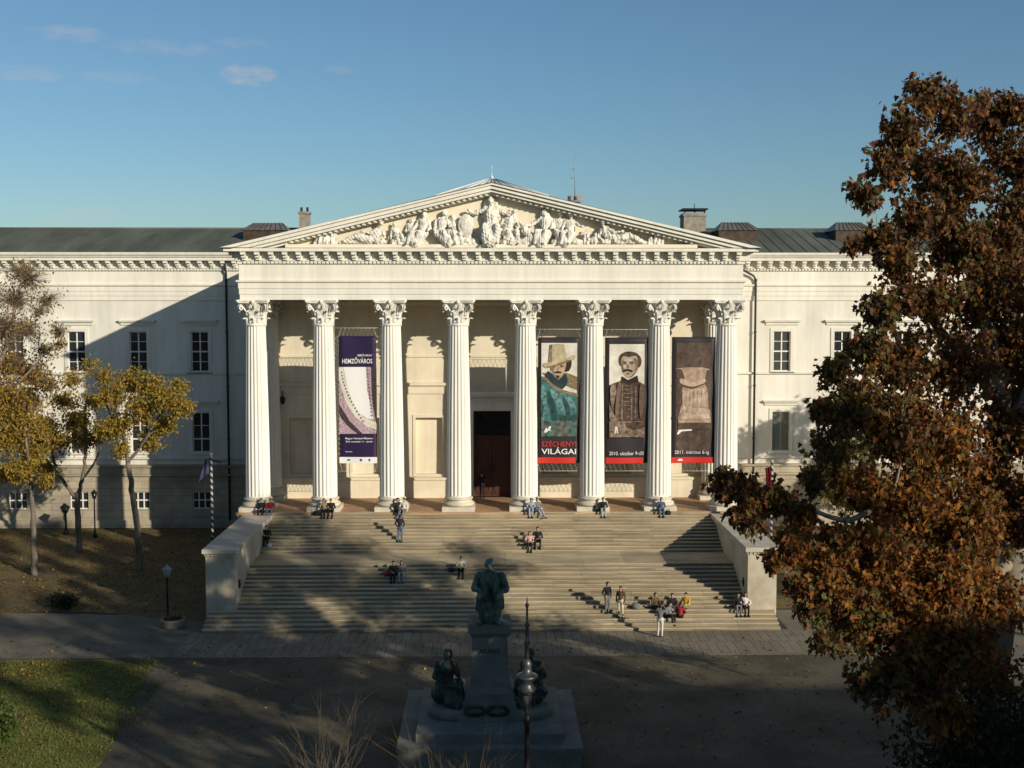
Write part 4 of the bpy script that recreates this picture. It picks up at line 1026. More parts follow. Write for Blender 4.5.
# ------------------------------------------------------------------ street lamp in front, lamps of the left garden
def lamp_front():
    Y = 30.0; top = at(527, 597, Y); dsk = at(527, 676, Y); x = dsk.x; zt = top.z; zd = dsk.z
    t = thing('street_lamp', 'tall ornate street lamp with a long spike, in front of the monument', 'street lamp', (x, Y, 0))
    mb = MB(); r = [(.30,-.2),(.30,.25),(.22,.35),(.16,.9),(.2,.98),(.11,1.1),(.095,3.2),(.12,3.26),(.12,3.34),(.08,3.4),(.062,zd-1.25),(.09,zd-1.2),(.10,zd-1.12),(.05,zd-.95)]
    mb.lathe(r, 16); mb.build('pole', dkmetal, t)
    mb = MB(); mb.lathe([(.05,zd-.95),(.08,zd-.9),(.12,zd-.7),(.14,zd-.5),(.15,zd-.45)], 12)
    gl = mb.build('lantern_glass', pmat('lamp_glass', (.09,.10,.10), .15, .2, 3, spec=.6), t)
    mb = MB()
    for k in range(6):
        a = k*math.pi/3; mb.tube([(.08*math.cos(a),.08*math.sin(a),zd-.9),(.155*math.cos(a),.155*math.sin(a),zd-.44)], .014, 5)
    mb.lathe([(.155,zd-.47),(.17,zd-.44),(.155,zd-.41)], 16)
    mb.build('lantern_frame', dkmetal, gl)
    mb = MB(); mb.lathe([(.19,zd-.41),(.24,zd-.34),(.15,zd-.22),(.15,zd-.14),(.25,zd-.05),(.29,zd),(.25,zd+.04),(.12,zd+.10),(.11,zd+.24),(.13,zd+.3),(.1,zd+.38),(.055,zd+.45)], 24)
    mb.build('lantern_cap', pmat('grey_lamp_metal', (.12,.125,.125), .4, .2, 5, metal=.6), t)
    mb = MB(); h = zt-zd
    mb.lathe([(.055,zd+.44),(.05,zd+.8),(.085,zd+.86),(.05,zd+.94),(.04,zd+h*.62),(.07,zd+h*.65),(.03,zd+h*.69),(.025,zd+h*.86),(.055,zd+h*.9),(.02,zd+h*.93),(.008,zt)], 12)
    mb.build('spike', MATS['grey_lamp_metal'], t)
lamp_front()
lampglass_w = pmat('milky_glass', (.28,.30,.32), .3, .05, 3)
def garden_lamp(label, p, h, rr=1.0, white=False):
    t = thing('garden_lamp', label, 'lamp', (p.x, p.y, p.z), 0, 'small lamps of the left garden')
    mb = MB(); mb.lathe([(.14*rr,0),(.14*rr,.25),(.08*rr,.35),(.05*rr,.6),(.045*rr,h-.5),(.08*rr,h-.46)], 10); mb.build('pole', dkmetal, t)
    mb = MB(); mb.lathe([(.10*rr,h-.46),(.2*rr,h-.06)], 8); mb.build('lantern_glass', lampglass_w if white else doorgl, t)
    mb = MB(); mb.lathe([(.23*rr,h-.06),(.2*rr,h),(.06*rr,h+.14),(.015,h+.24)], 10); mb.build('lantern_cap', lampglass_w if white else dkmetal, t)
garden_lamp('black garden lamp with a white lantern, beside the staircase side wall', atz(168, 623, 0), 2.95, 1.15, True)
p = at(66, 528, 87.0); garden_lamp('short black garden lamp before the museum base, leftmost between bare trunks', Vector((p.x, p.y, .3)), 2.1, 1.5)
p = at(95, 533, 86.0); garden_lamp('thin black garden lamp in front of a white ground-floor window', Vector((p.x, p.y, .3)), 3.3, 1.1)

# planter bed
p = atz(173, 627, 0); t = thing('round_planter', 'low round pale stone planter with reddish plants at the lamp foot', 'planter', (p.x, p.y, 0))
mb = MB(); mb.lathe([(.52,0),(.6,.05),(.62,.34),(.66,.38),(.66,.46),(.54,.46),(.5,.36)], 24); mb.build('bowl', planterst, t)
mb = MB(); rr = random.Random(2)
for k in range(160):
    a = rr.random()*6.3; q = .5*math.sqrt(rr.random()); c = Vector((q*math.cos(a), q*math.sin(a), .36)); d = Vector((rr.uniform(-.6,.6), rr.uniform(-.6,.6), 1)).normalized(); w = d.orthogonal().normalized()*.035
    e = c+d*rr.uniform(.08,.24); mb.add([c, c.lerp(e,.6)+w, e, c.lerp(e,.6)-w], [(0,1,2,3)])
mb.build('plants', leafmat('red_plant_leaf', [(.16,.03,.02),(.10,.05,.02),(.06,.07,.02)]), t)

# flagpoles either side
def striped(name, c1, c2):
    m = bpy.data.materials.new(name); m.use_nodes = True; N = m.node_tree.nodes; L = m.node_tree.links; b = N['Principled BSDF']; b.inputs['Roughness'].default_value = .5
    tc = N.new('ShaderNodeTexCoord'); sp = N.new('ShaderNodeSeparateXYZ'); L.new(tc.outputs['Object'], sp.inputs[0])
    a = N.new('ShaderNodeMath'); a.operation = 'ARCTAN2'; L.new(sp.outputs['Y'], a.inputs[0]); L.new(sp.outputs['X'], a.inputs[1])
    s1 = N.new('ShaderNodeMath'); s1.operation = 'MULTIPLY_ADD'; L.new(sp.outputs['Z'], s1.inputs[0]); s1.inputs[1].default_value = 17.0; L.new(a.outputs[0], s1.inputs[2])
    s2 = N.new('ShaderNodeMath'); s2.operation = 'SINE'; L.new(s1.outputs[0], s2.inputs[0]); s3 = N.new('ShaderNodeMath'); s3.operation = 'GREATER_THAN'; L.new(s2.outputs[0], s3.inputs[0]); s3.inputs[1].default_value = 0
    mx = N.new('ShaderNodeMix'); mx.data_type = 'RGBA'; mx.inputs['A'].default_value = (*c1, 1); mx.inputs['B'].default_value = (*c2, 1); L.new(s3.outputs[0], mx.inputs['Factor']); L.new(mx.outputs['Result'], b.inputs['Base Color'])
    return m
stripe = striped('pole_stripes', (.36,.36,.35), (.02,.02,.025))
def flagpole(label, px, pyt, Y, col, colname, wrap):
    b = at(px, pyt, Y); t = thing('flagpole', label, 'flagpole', (b.x, Y, 0)); H = b.z
    mb = MB(); mb.lathe([(.085,0),(.085,H-.2),(.06,H-.05)], 12); mb.build('pole', stripe, t)
    mb = MB(); mb.ell((0,0,H+.04), (.1,.1,.1), n=10); mb.build('finial', capst, t)
    mb = MB(); vs = []; fs = []; nu, nv = 14, 16
    for j in range(nv+1):
        for i in range(nu+1):
            u = i/nu; v = j/nv
            if wrap: x = -.05-.70*u*(.45+.55*v); y = .12*math.sin(u*9+v*2)*u; z = H-.30-.35*u*u-1.35*v*(.55+.45*u)+.35*u
            else: x = -.07-.32*u*(1-.2*v)+.05*math.sin(v*6); y = .14*math.sin(u*14+v*3); z = H-.25-2.2*v-.12*u
            vs.append((x, y, z))
    for j in range(nv):
        for i in range(nu): a = j*(nu+1)+i; fs.append((a, a+1, a+nu+2, a+nu+1))
    mb.add(vs, fs, 0, True)
    if wrap: mb.tube([(-.05,0,H-.32),(.5,.05,H-.42),(1.0,.1,H-.38)], [.05,.06,.02], 6)
    mb.build('flag', pmat(colname, col, .8, .2, 3), t)
flagpole('striped flagpole with a windblown violet flag, left of the stairs', 211, 455, 71.0, (.055,.05,.11), 'violet_flag_cloth', True)
flagpole('flagpole with a limp red flag, right of the stairs behind the autumn leaves', 772, 462, 71.0, (.34,.03,.035), 'red_flag_cloth', False)
# ------------------------------------------------------------------ people
skin_m = pmat('skin', (.42,.26,.18), .6, .05, 8)
CLOTH = {}
def cloth(name, c): 
    if name not in CLOTH: CLOTH[name] = pmat('cloth_'+name, c, .85, .12, 9, .2, 60)
    return CLOTH[name]
C_black = cloth('black', (.014,.014,.016)); C_navy = cloth('navy', (.018,.022,.04)); C_jean = cloth('denim', (.09,.13,.20)); C_ljean = cloth('light_denim', (.30,.35,.42)); C_white = cloth('white', (.62,.60,.56)); C_cream = cloth('cream', (.58,.52,.38))
C_grey = cloth('grey', (.16,.16,.165)); C_red = cloth('red', (.30,.03,.03)); C_yellow = cloth('yellow', (.60,.36,.03)); C_pink = cloth('pink', (.52,.34,.31)); C_brown = cloth('brown', (.10,.06,.035)); C_beige = cloth('beige', (.36,.26,.16)); C_dgreen = cloth('green', (.04,.06,.03)); C_blue = cloth('blue', (.06,.09,.17))
hair_d = pmat('dark_hair', (.018,.012,.009), .6, .2, 30); hair_b = pmat('brown_hair', (.07,.038,.018), .6, .2, 30); hair_l = pmat('fair_hair', (.28,.18,.08), .6, .2, 30)
def seg_d(co, a, b):
    a = np.array(a); b = np.array(b); ab = b-a; L = max(ab@ab, 1e-9); t = np.clip(((co-a)@ab)/L, 0, 1); return np.linalg.norm(co-(a+t[:, None]*ab), axis=1)
def person(label, loc, rz, pose, top, legs, hair, shoes=None, size=1.0, group=None, long_hair=False, turn=0.0, lean=0.0, seed=0):
    R = random.Random(seed); shoes = shoes or C_black
    t = thing('person', label, 'person', loc, rz, group); t.scale = (size,)*3
    sit = pose.startswith('sit'); j = {}
    pz = .115 if sit else .93
    def U(x, y, z): return (x, y-lean*max(0, z)*(.9 if sit else .5), pz+z)
    j['hip'] = U(0,0,0); j['belly'] = U(0,.0,.16); j['chest'] = U(0,.01,.34); j['neck'] = U(0,.0,.50); j['head'] = U(.03*turn,-.03,.665)
    sh = {s: U(s*.185,.01,.44) for s in (-1, 1)}
    leg = {}; arm = {}
    for s in (-1, 1):
        h = (s*.09, 0, pz)
        if sit:
            sp = .09+R.uniform(.0,.05)
            k = (s*sp, -.42, pz+.10+R.uniform(0,.03)); a = (s*(sp-.01), -.50-R.uniform(0,.04), -.225)
            if pose == 'sit_knees': k = (s*.07, -.34, pz+.26); a = (s*.07, -.42, -.075)
            if pose == 'sit_out' : k = (s*sp, -.44, pz+.02); a = (s*(sp+.02), -.80, -.225)
        elif pose == 'walk':
            k = (s*.09, -.14 if s > 0 else -.02, .50); a = (s*.085, -.16 if s > 0 else .20, .09 if s > 0 else .13)
        else:
            k = (s*.10, -.02, .50); a = (s*(.11 if pose != 'stand_wide' else .17), .02, .085)
        leg[s] = (h, k, a)
        if pose == 'stand_photo': e, w = (s*.30,-.22,pz+.36), (s*.085,-.36,pz+.58)
        elif pose == 'stand_pockets': e, w = (s*.29,.06,pz+.20), (s*.20,-.07,pz+.03)
        elif pose == 'stand_phone' and s > 0: e, w = (s*.25,-.05,pz+.2), (s*.12,-.30,pz+.32)
        elif sit and pose != 'sit_back':
            e = U(s*.27,-.10,.20); w = (s*.08,-.36,pz+.17) if R.random() < .6 else (s*.11,-.40,pz+.22)
        elif pose == 'sit_back': e = U(s*.28,.10,.22); w = (s*.28,.18,pz-.07)
        elif pose == 'walk': e, w = (s*.25,.10 if s > 0 else -.06,pz+.2), (s*.25,-.02 if s > 0 else -.2,pz-.02)
        else: e, w = (s*.245,.03,pz+.20), (s*.235,-.05,pz-.05)
        arm[s] = (sh[s], e, w)
    mb = MB(); reg = []      # (a, b, r, material)
    def cap(a, b, r0, r1, m): mb.capsule(a, b, r0, r1, 12); reg.append((a, b, (r0+r1)/2, m))
    cap((-.055,0,pz), (.055,0,pz), .135, .135, 1 if not sit else 1); cap(j['hip'], j['belly'], .14, .128, 0); cap(j['belly'], j['chest'], .132, .15, 0)
    cap(U(-.075,.01,.38), U(.075,.01,.38), .12, .12, 0); cap(sh[-1], sh[1], .07, .07, 0)
    cap(j['chest'], j['neck'], .06, .055, 0); cap(U(0,-.005,.50), U(0,-.02,.58), .052, .05, 2)
    mb.ell(j['head'], (.075,.094,.118)); reg.append((j['head'], j['head'], .1, 2))
    hx, hy, hz = j['head']; fx = .05*turn
    mb.capsule((hx+fx,hy-.088,hz+.005), (hx+fx,hy-.10,hz-.022), .011, .016, 8); mb.ell((hx+fx*.6,hy-.06,hz-.085), (.04,.035,.03), n=8)
    for s in (-1, 1): mb.ell((hx+s*.078,hy+.01,hz-.01), (.012,.022,.032), n=8)
    for s in (-1, 1):
        a, e, w = arm[s]; cap(a, e, .062, .05, 0); cap(e, w, .047, .033, 0)
        d = (Vector(w)-Vector(e)).normalized(); p = Vector(w)+d*.06
        mb.capsule(w, p, .03, .034, 8); reg.append((Vector(w)+d*.02, p+d*.05, .03, 2))
        h, k, an = leg[s]; cap(h, k, .098, .068, 1); cap(k, an, .066, .045, 1)
        toe = (an[0]+s*.015, an[1]-.17, an[2]-.045); cap((an[0],an[1]+.03,an[2]-.03), toe, .045, .036, 3)
    me = remeshed(mb, .021, 4, .5)
    n = len(me.vertices); co = np.empty(n*3); me.vertices.foreach_get('co', co); co = co.reshape(-1, 3)
    pc = np.array([p.center[:] for p in me.polygons])
    D = np.stack([seg_d(pc, a, b)-r for a, b, r, m in reg]); idx = np.array([m for *_, m in reg])[D.argmin(0)]
    for m in (top, legs, skin_m, shoes): me.materials.append(m)
    me.polygons.foreach_set('material_index', idx.astype(np.int32)); me.polygons.foreach_set('use_smooth', [True]*len(me.polygons)); me.update()
    # fingers and eyes are joined to the same body mesh
    ex = MB()
    for s in (-1, 1):
        a, e, w = arm[s]; d = (Vector(w)-Vector(e)).normalized(); p = Vector(w)+d*.065
        side = Vector((1,0,0)) if abs(d.x) < .7 else Vector((0,1,0)); side = (side-d*side.dot(d)).normalized(); cu = d.cross(side)
        if cu.z > 0: cu = -cu
        for q, (o, L) in enumerate(((-.024,.062),(-.008,.074),(.008,.07),(.023,.055))):
            b = p+side*o; ex.tube([b-d*.015, b+d*L*.5, b+d*L*.82+cu*.018, b+d*L+cu*.04], [.0095,.009,.008,.006], 6, 2)
        b = Vector(w)+d*.02-side*.028*s; ex.tube([b, b+d*.03-side*.022*s, b+d*.055-side*.024*s+cu*.015], [.012,.0105,.008], 6, 2)
    for s in (-1, 1): ex.ell((hx+fx*.8+s*.03, hy-.083, hz+.018), (.012,.008,.008), n=6, mi=4)
    ex.tube([(hx+fx-.022,hy-.088,hz-.05),(hx+fx,hy-.094,hz-.05),(hx+fx+.022,hy-.088,hz-.05)], .005, 5, 5)
    me.materials.append(C_black); me.materials.append(C_red)
    bm = bmesh.new(); bm.from_mesh(me); tm = ex.mesh('t', [skin_m]); 
    bm2 = bmesh.new(); bm2.from_mesh(tm); bm2.to_mesh(tm); bm.from_mesh(tm); bm2.free(); bm.to_mesh(me); bm.free(); bpy.data.meshes.remove(tm)
    b = bpy.data.objects.new('body', me); COL.objects.link(b); b.parent = t
    hm = MB(); hm.ell((hx-fx*.3,hy+.022,hz+.028), (.088,.098,.108), n=12); hm.ell((hx-fx*.3,hy+.05,hz-.03), (.08,.065,.085), n=10); hm.capsule((hx-.05+fx*.3,hy-.055,hz+.085),(hx+.05+fx*.3,hy-.055,hz+.085),.032,.032,8)
    if long_hair:
        hm.capsule((hx-.065,hy+.04,hz-.02),(hx-.07,hy+.06,hz-.22),.035,.03,8); hm.capsule((hx+.065,hy+.04,hz-.02),(hx+.07,hy+.06,hz-.22),.035,.03,8); hm.capsule((hx,hy+.07,hz),(hx,hy+.09,hz-.26),.06,.05,8)
    hme = remeshed(hm, .022, 2); hme.materials.append(hair); ho = bpy.data.objects.new('hair', hme); COL.objects.link(ho); ho.parent = t
    return t
def stair_hit(px, py):
    d = ray(px, py)
    lo = None
    for k in range(4000):
        Y = 58+k*.006; p = CAM+d*(Y/d.y)
        if Y < E_[0]: h = 0.0
        else: h = RZ*sum(1 for e in E_ if e <= Y)
        if p.z <= h: return p, h
    return p, FL
def sitter(px, py, label, top, legs, hair, rz=0.0, pose='sit', **kw):
    # (px, py) is where the seat meets the step; snapped to the front edge of that step
    p, h = stair_hit(px, py); i = max(2, min(27, round(h/RZ)-1)); e = E_[i]
    return person(label, (p.x, e+.13, RZ*(i+1)+.005), rz, pose, top, legs, hair, **kw)
def stander(px, py, label, top, legs, hair, rz=0.0, pose='stand', **kw):
    p, h = stair_hit(px, py)
    if h > 0 and h < FL:
        i = round(h/RZ)-1; e = E_[i]; y = min(max(p.y, e+.2), e+.26) if not (15 <= i <= 15) else p.y
    else: y = p.y
    return person(label, (p.x, y, h+.006), rz, pose, top, legs, hair, **kw)
def bag(px, py, label, m, m2=None, w=.42, h=.34):
    p, z = stair_hit(px, py); t = thing('bag', label, 'bag', (p.x, p.y+.12, z+.005), random.Random(px).uniform(-.5, .5))
    mb = MB(); mb.ell((0,0,h*.45), (w*.5,.14,h*.45)); mb.box(-w*.38,w*.38,-.11,.11,.0,h*.5); mb.ell((0,-.1,h*.32), (w*.3,.08,h*.25))
    me = remeshed(mb, .03, 3); me.materials.append(m); o = bpy.data.objects.new('bag_body', me); COL.objects.link(o); o.parent = t
    mb = MB(); mb.tube([(-.1,0,h*.8),(-.08,.0,h*1.12),(.08,0,h*1.12),(.1,0,h*.8)], .016, 6); mb.build('strap', m2 or m, t)
G = 'people on the museum steps'
sitter(262, 512, 'person in black beside the red-topped one at the upper end of the left side wall', C_black, C_black, hair_d, seed=1, group=G)
sitter(270, 513, 'person in a red top sitting at the upper end of the left side wall', C_red, C_jean, hair_d, seed=2, turn=1, group=G)
sitter(266.5, 541, 'dark-clothed person sitting alone against the left side wall with a white bag', C_black, C_black, hair_d, seed=3, lean=.2, group=G)
bag(269, 549, 'small white bag at the feet of the dark-clothed person by the left wall', C_white, C_white, .3, .26)
sitter(324, 515, 'person in a beige top sitting below the second column', C_beige, C_black, hair_b, seed=4, lean=.25, group=G)
sitter(331, 515, 'person in a dark jacket sitting beside the beige-topped one below the second column', C_black, C_black, hair_d, seed=5, lean=.3, group=G)
bag(316, 516, 'black bag lying left of the couple below the second column', C_black, C_black, .5, .34)
sitter(397, 513, 'person in dark clothes sitting below the third column beside one in white', C_black, C_navy, hair_d, seed=6, turn=1, rz=.5, group=G)
sitter(404, 512.5, 'person in a white top sitting at the foot of the third column', C_white, C_grey, hair_b, seed=7, rz=-.3, pose='sit_out', group=G)
stander(400, 543, 'person in a navy jacket and jeans standing alone on the upper flight', C_navy, C_jean, hair_d, rz=2.9, pose='stand_pockets', seed=8, group=G)
sitter(394, 575, 'person in black sitting next to a red and white bag on the landing steps', C_black, C_black, hair_d, seed=9, lean=.3, group=G)
sitter(402, 575, 'person in grey sitting beside the one in black near a red and white bag', C_grey, C_ljean, hair_b, seed=10, lean=.2, long_hair=True, group=G)
bag(387, 577, 'red and white bag beside the couple on the lower steps', C_red, C_white, .46, .3)
sitter(461, 573, 'person in a cream top sitting alone beside a dark bag, left of the statue', C_cream, C_black, hair_d, seed=11, lean=.1, group=G)
bag(451, 574, 'dark blue bag next to the person in the cream top', C_navy, C_navy, .4, .26)
sitter(531, 514, 'person in a pale blue top sitting below the fifth column', C_ljean, C_ljean, hair_d, seed=12, lean=.35, group=G)
sitter(537, 514, 'person in a grey top with legs stretched out, below the fifth column', C_grey, C_ljean, hair_b, seed=13, rz=.5, pose='sit_out', group=G)
sitter(529.5, 546, 'person in a pink top sitting beside one in black on the upper flight', C_pink, C_black, hair_b, seed=14, long_hair=True, group=G)
sitter(537.5, 545, 'person in a black T-shirt sitting beside the pink-topped person', C_black, C_black, hair_d, seed=15, lean=.15, size=1.08, group=G)
sitter(603, 513.5, 'person in a black jacket and light jeans sitting below the sixth column', C_black, C_ljean, hair_d, seed=16, lean=.1, group=G)
bag(597, 513, 'dark green bag leaning at the foot of the sixth column', C_dgreen, C_dgreen, .45, .5)
sitter(661, 513.5, 'person in a blue jacket sitting below the seventh column', C_blue, C_jean, hair_d, seed=17, lean=.2, group=G)
bag(668, 515, 'black bag right of the person in the blue jacket', C_black, C_black, .45, .3)
person('person in dark clothes standing in the museum doorway', (at(482, 497, 79.2).x, 79.2, FL+.006), .3, 'stand_phone', C_black, C_black, hair_d, seed=18, group=G)
stander(607.5, 617, 'person in a dark coat standing at the lower steps, hands in pockets', C_black, C_grey, hair_d, rz=.6, pose='stand_pockets', seed=19, group=G)
stander(621, 620, 'long-haired person in a dark top and pale trousers standing on the lower steps', C_brown, C_cream, hair_b, rz=-.5, pose='stand', seed=20, long_hair=True, group=G)
bag(636, 612, 'grey backpack lying on the step between the standing pair and the seated group', C_grey, C_black, .5, .42)
sitter(655, 609, 'person in a dark brown jacket sitting at the left of the chatting group', C_brown, C_black, hair_d, rz=.5, seed=21, group=G)
sitter(671, 608, 'person in black sitting in the middle of the chatting group', C_black, C_white, hair_d, seed=22, lean=.2, group=G)
sitter(686, 609, 'person in a bright yellow jacket sitting at the right of the chatting group', C_yellow, C_grey, hair_b, rz=-.7, seed=23, group=G)
sitter(667, 620, 'person in a charcoal jacket sitting low in the middle of the group behind the photographer', C_grey, C_black, hair_d, rz=.8, seed=24, lean=.3, group=G)
sitter(681, 622, 'person in a red jacket sitting with their back to the camera below the yellow one', C_red, C_black, hair_d, rz=2.6, pose='sit_knees', seed=25, group=G)
stander(660, 637, 'person in a grey top and white trousers raising both hands to take a picture', C_grey, C_white, hair_d, rz=2.7, pose='stand_photo', seed=26, group=G)
sitter(737, 608, 'person in black sitting in the shade of the right side wall', C_black, C_grey, hair_d, seed=27, lean=.15, group=G)
sitter(744.5, 608, 'person with a white top under a dark jacket sitting against the right side wall', C_white, C_black, hair_b, seed=28, long_hair=True, group=G)

# ------------------------------------------------------------------ trees
leaf_tpl_maple = np.array([(0,0),(.18,.08),(.52,.10),(.36,.30),(.62,.55),(.28,.52),(.22,.80),(0,1.0),(-.22,.80),(-.28,.52),(-.62,.55),(-.36,.30),(-.52,.10),(-.18,.08)])
def leaf_mesh(name, pts, size, mats, midx, rs, simple=False, droop=.6):
    n = len(pts)
    sz = size*(.65+.7*rs.rand(n))
    nrm = rs.normal(size=(n,3)); nrm[:,2] = np.abs(nrm[:,2])*droop+.1; nrm /= np.linalg.norm(nrm, axis=1)[:, None]
    t = rs.normal(size=(n,3)); t[:,2] -= .5; t -= nrm*(t*nrm).sum(1)[:, None]; t /= np.linalg.norm(t, axis=1)[:, None]; b = np.cross(nrm, t)
    if simple: tpl = np.array([(0,0),(.42,.42),(0,1.),(-.42,.42)])
    else: tpl = leaf_tpl_maple
    k = len(tpl)
    fold = np.abs(tpl[:,0])*.45
    V = pts[:,None,:]+sz[:,None,None]*(tpl[None,:,0,None]*b[:,None,:]+tpl[None,:,1,None]*t[:,None,:]+fold[None,:,None]*nrm[:,None,:]-(tpl[:,1]**2*.25)[None,:,None]*np.array([0,0,1.]))
    V = V.reshape(-1,3)
    if simple: fl = [[0,1,2],[0,2,3]]
    else: fl = [[0,1,2,3,4,5,6,7],[0,7,8,9,10,11,12,13]]
    lf = len(fl[0])
    Fi = (np.arange(n)[:,None,None]*k+np.array(fl)[None]).reshape(-1)
    me = bpy.data.meshes.new(name); nf = n*2
    me.vertices.add(len(V)); me.vertices.foreach_set('co', V.ravel()); me.loops.add(len(Fi)); me.loops.foreach_set('vertex_index', Fi.astype(np.int32))
    me.polygons.add(nf); me.polygons.foreach_set('loop_start', (np.arange(nf)*lf).astype(np.int32)); me.polygons.foreach_set('loop_total', np.full(nf, lf, np.int32))
    for m in mats: me.materials.append(m)
    me.polygons.foreach_set('material_index', np.repeat(midx, 2).astype(np.int32)); me.update(calc_edges=True); me.validate()
    return me
def build_tree(name, label, cat, trunk, clusters, leaf, bark, mats, seed, group=None, simple=False, twigs=26, perlen=1.0, droop=.6, thick=1.0, extra=(), jit=.115):
    """trunk: list of (point, radius); clusters: (centre, radii, leaves, colour index)"""
    rs = np.random.RandomState(seed); R = random.Random(seed); base = Vector(trunk[0][0])
    t = thing(name, label, cat, base, 0, group)
    loc = lambda p: Vector(p)-base
    tm = MB(); bm = tm; tw = MB()
    def spl(pts, n=6):
        out = []
        for i in range(len(pts)-1):
            p0 = pts[max(i-1,0)]; p1 = pts[i]; p2 = pts[i+1]; p3 = pts[min(i+2,len(pts)-1)]
            for q in range(n):
                u = q/n; out.append(.5*((2*p1)+(-p0+p2)*u+(2*p0-5*p1+4*p2-p3)*u*u+(-p0+3*p1-3*p2+p3)*u**3))
        out.append(pts[-1]); return out
    nodes = []
    def limb(pts, radii, mesh, n):
        P = spl([Vector(p) for p in pts]); N = len(P)
        rr = np.interp(np.linspace(0,1,N), np.linspace(0,1,len(radii)), radii)
        for q in range(1, N-1): P[q] = P[q]+Vector((R.gauss(0,1),R.gauss(0,1),R.gauss(0,1)))*rr[q]*.18
        mesh.tube([loc(p) for p in P], list(rr), n)
        for p, r in zip(P, rr): nodes.append((p, r))
    limb([p for p, r in trunk], [r for p, r in trunk], tm, 12)
    for ex in extra: limb([p for p, r in ex], [r for p, r in ex], tm, 10)
    ref = Vector(trunk[len(trunk)//2][0])
    cl = sorted(clusters, key=lambda c: (Vector(c[0])-ref).length)
    LP = []; LI = []
    for (c, rad_, nl, ci) in cl:
        c = Vector(c); best = None
        for p, r in nodes[::2]:
            d = (c-p).length; k = d+(2.0*max(0, p.z-c.z+.3))+(4 if p.z < base.z+1.5 else 0)-r*2
            if best is None or k < best[0]: best = (k, p, r)
        _, p, r = best; L = (c-p).length
        r0 = min(r*.7, (.012+.016*L)*thick+.01); mid = p.lerp(c,.5)+Vector((R.gauss(0,.1),R.gauss(0,.1),.08+R.gauss(0,.06)))*L
        st = len(nodes); limb([p, mid, c], [r0, r0*.65, max(r0*.35,.01)], bm, 7); seg = [q for q, _ in nodes[st:]]
        a = seg[len(seg)//2:]
        nt = max(5, int(twigs*(rad_[0]*rad_[2])**.5))
        ends = []
        for q in range(nt):
            while True:
                v = Vector((R.uniform(-1,1),R.uniform(-1,1),R.uniform(-1,1)))
                if v.length < 1: break
            e = c+Vector((v.x*rad_[0],v.y*rad_[1],v.z*rad_[2])); s0 = R.choice(a)
            m1 = s0.lerp(e,.5)+Vector((R.gauss(0,.1),R.gauss(0,.1),R.gauss(.08,.1)))*(e-s0).length
            P = [s0, s0.lerp(m1,.6), m1.lerp(e,.35), e]; w = max(.006,min(.022,.008*(e-s0).length))*thick
            tw.tube([loc(x) for x in P], [w,w*.8,w*.6,w*.3], 4, caps=False); ends.append(P)
        if nl:
            u = rs.rand(nl)**.6; ki = rs.randint(0, nt, nl)
            E = np.array([[list(x) for x in P] for P in ends]); 
            f = u*3; i0 = np.minimum(f.astype(int), 2); fr = (f-i0)[:, None]
            q = E[ki, i0]*(1-fr)+E[ki, i0+1]*fr+rs.normal(size=(nl,3))*np.array(rad_)*jit*np.array([1,1,.9])
            LP.append(q); LI.append(np.full(nl, ci) if isinstance(ci, int) else rs.choice(ci, nl))
    tm.build('trunk', bark, t); tw.build('twigs', bark, t)
    if LP:
        q = np.concatenate(LP)-np.array(base)
        me = leaf_mesh('crown', q, leaf, mats, np.concatenate(LI), rs, simple, droop); o = bpy.data.objects.new('crown', me); COL.objects.link(o); o.parent = t
    return t
bark_plane = pmat('plane_bark', (.25,.22,.165), .9, .3, 1.6, .5, 9, col2=(.12,.10,.075), stretch=(1,1,.5), detail=8)
bark_grey = pmat('grey_bark', (.17,.145,.115), .95, .25, 3, .5, 14, stretch=(1,1,.3))
bark_pale = pmat('pale_bark', (.22,.17,.12), .95, .2, 3, .3, 14)
bark_twig = pmat('twig_bark', (.13,.10,.07), .95, .2, 3)
L_rust = leafmat('rust_leaf', [(.11,.045,.022),(.16,.058,.025),(.068,.036,.018),(.22,.09,.03),(.10,.072,.026),(.14,.05,.024),(.085,.055,.022)],.45)
L_orange = leafmat('orange_leaf', [(.34,.125,.022),(.24,.08,.020),(.42,.19,.035),(.17,.065,.022),(.30,.17,.03)],.45)
L_green = leafmat('green_leaf', [(.09,.085,.022),(.14,.115,.028),(.065,.068,.022),(.19,.145,.03)], .45)
L_yellow = leafmat('yellow_leaf', [(.46,.30,.045),(.36,.24,.04),(.52,.36,.06),(.27,.19,.045),(.40,.23,.04)],.5)
L_ylgreen = leafmat('yellow_green_leaf', [(.20,.18,.035),(.14,.135,.03),(.28,.23,.045)],.5)

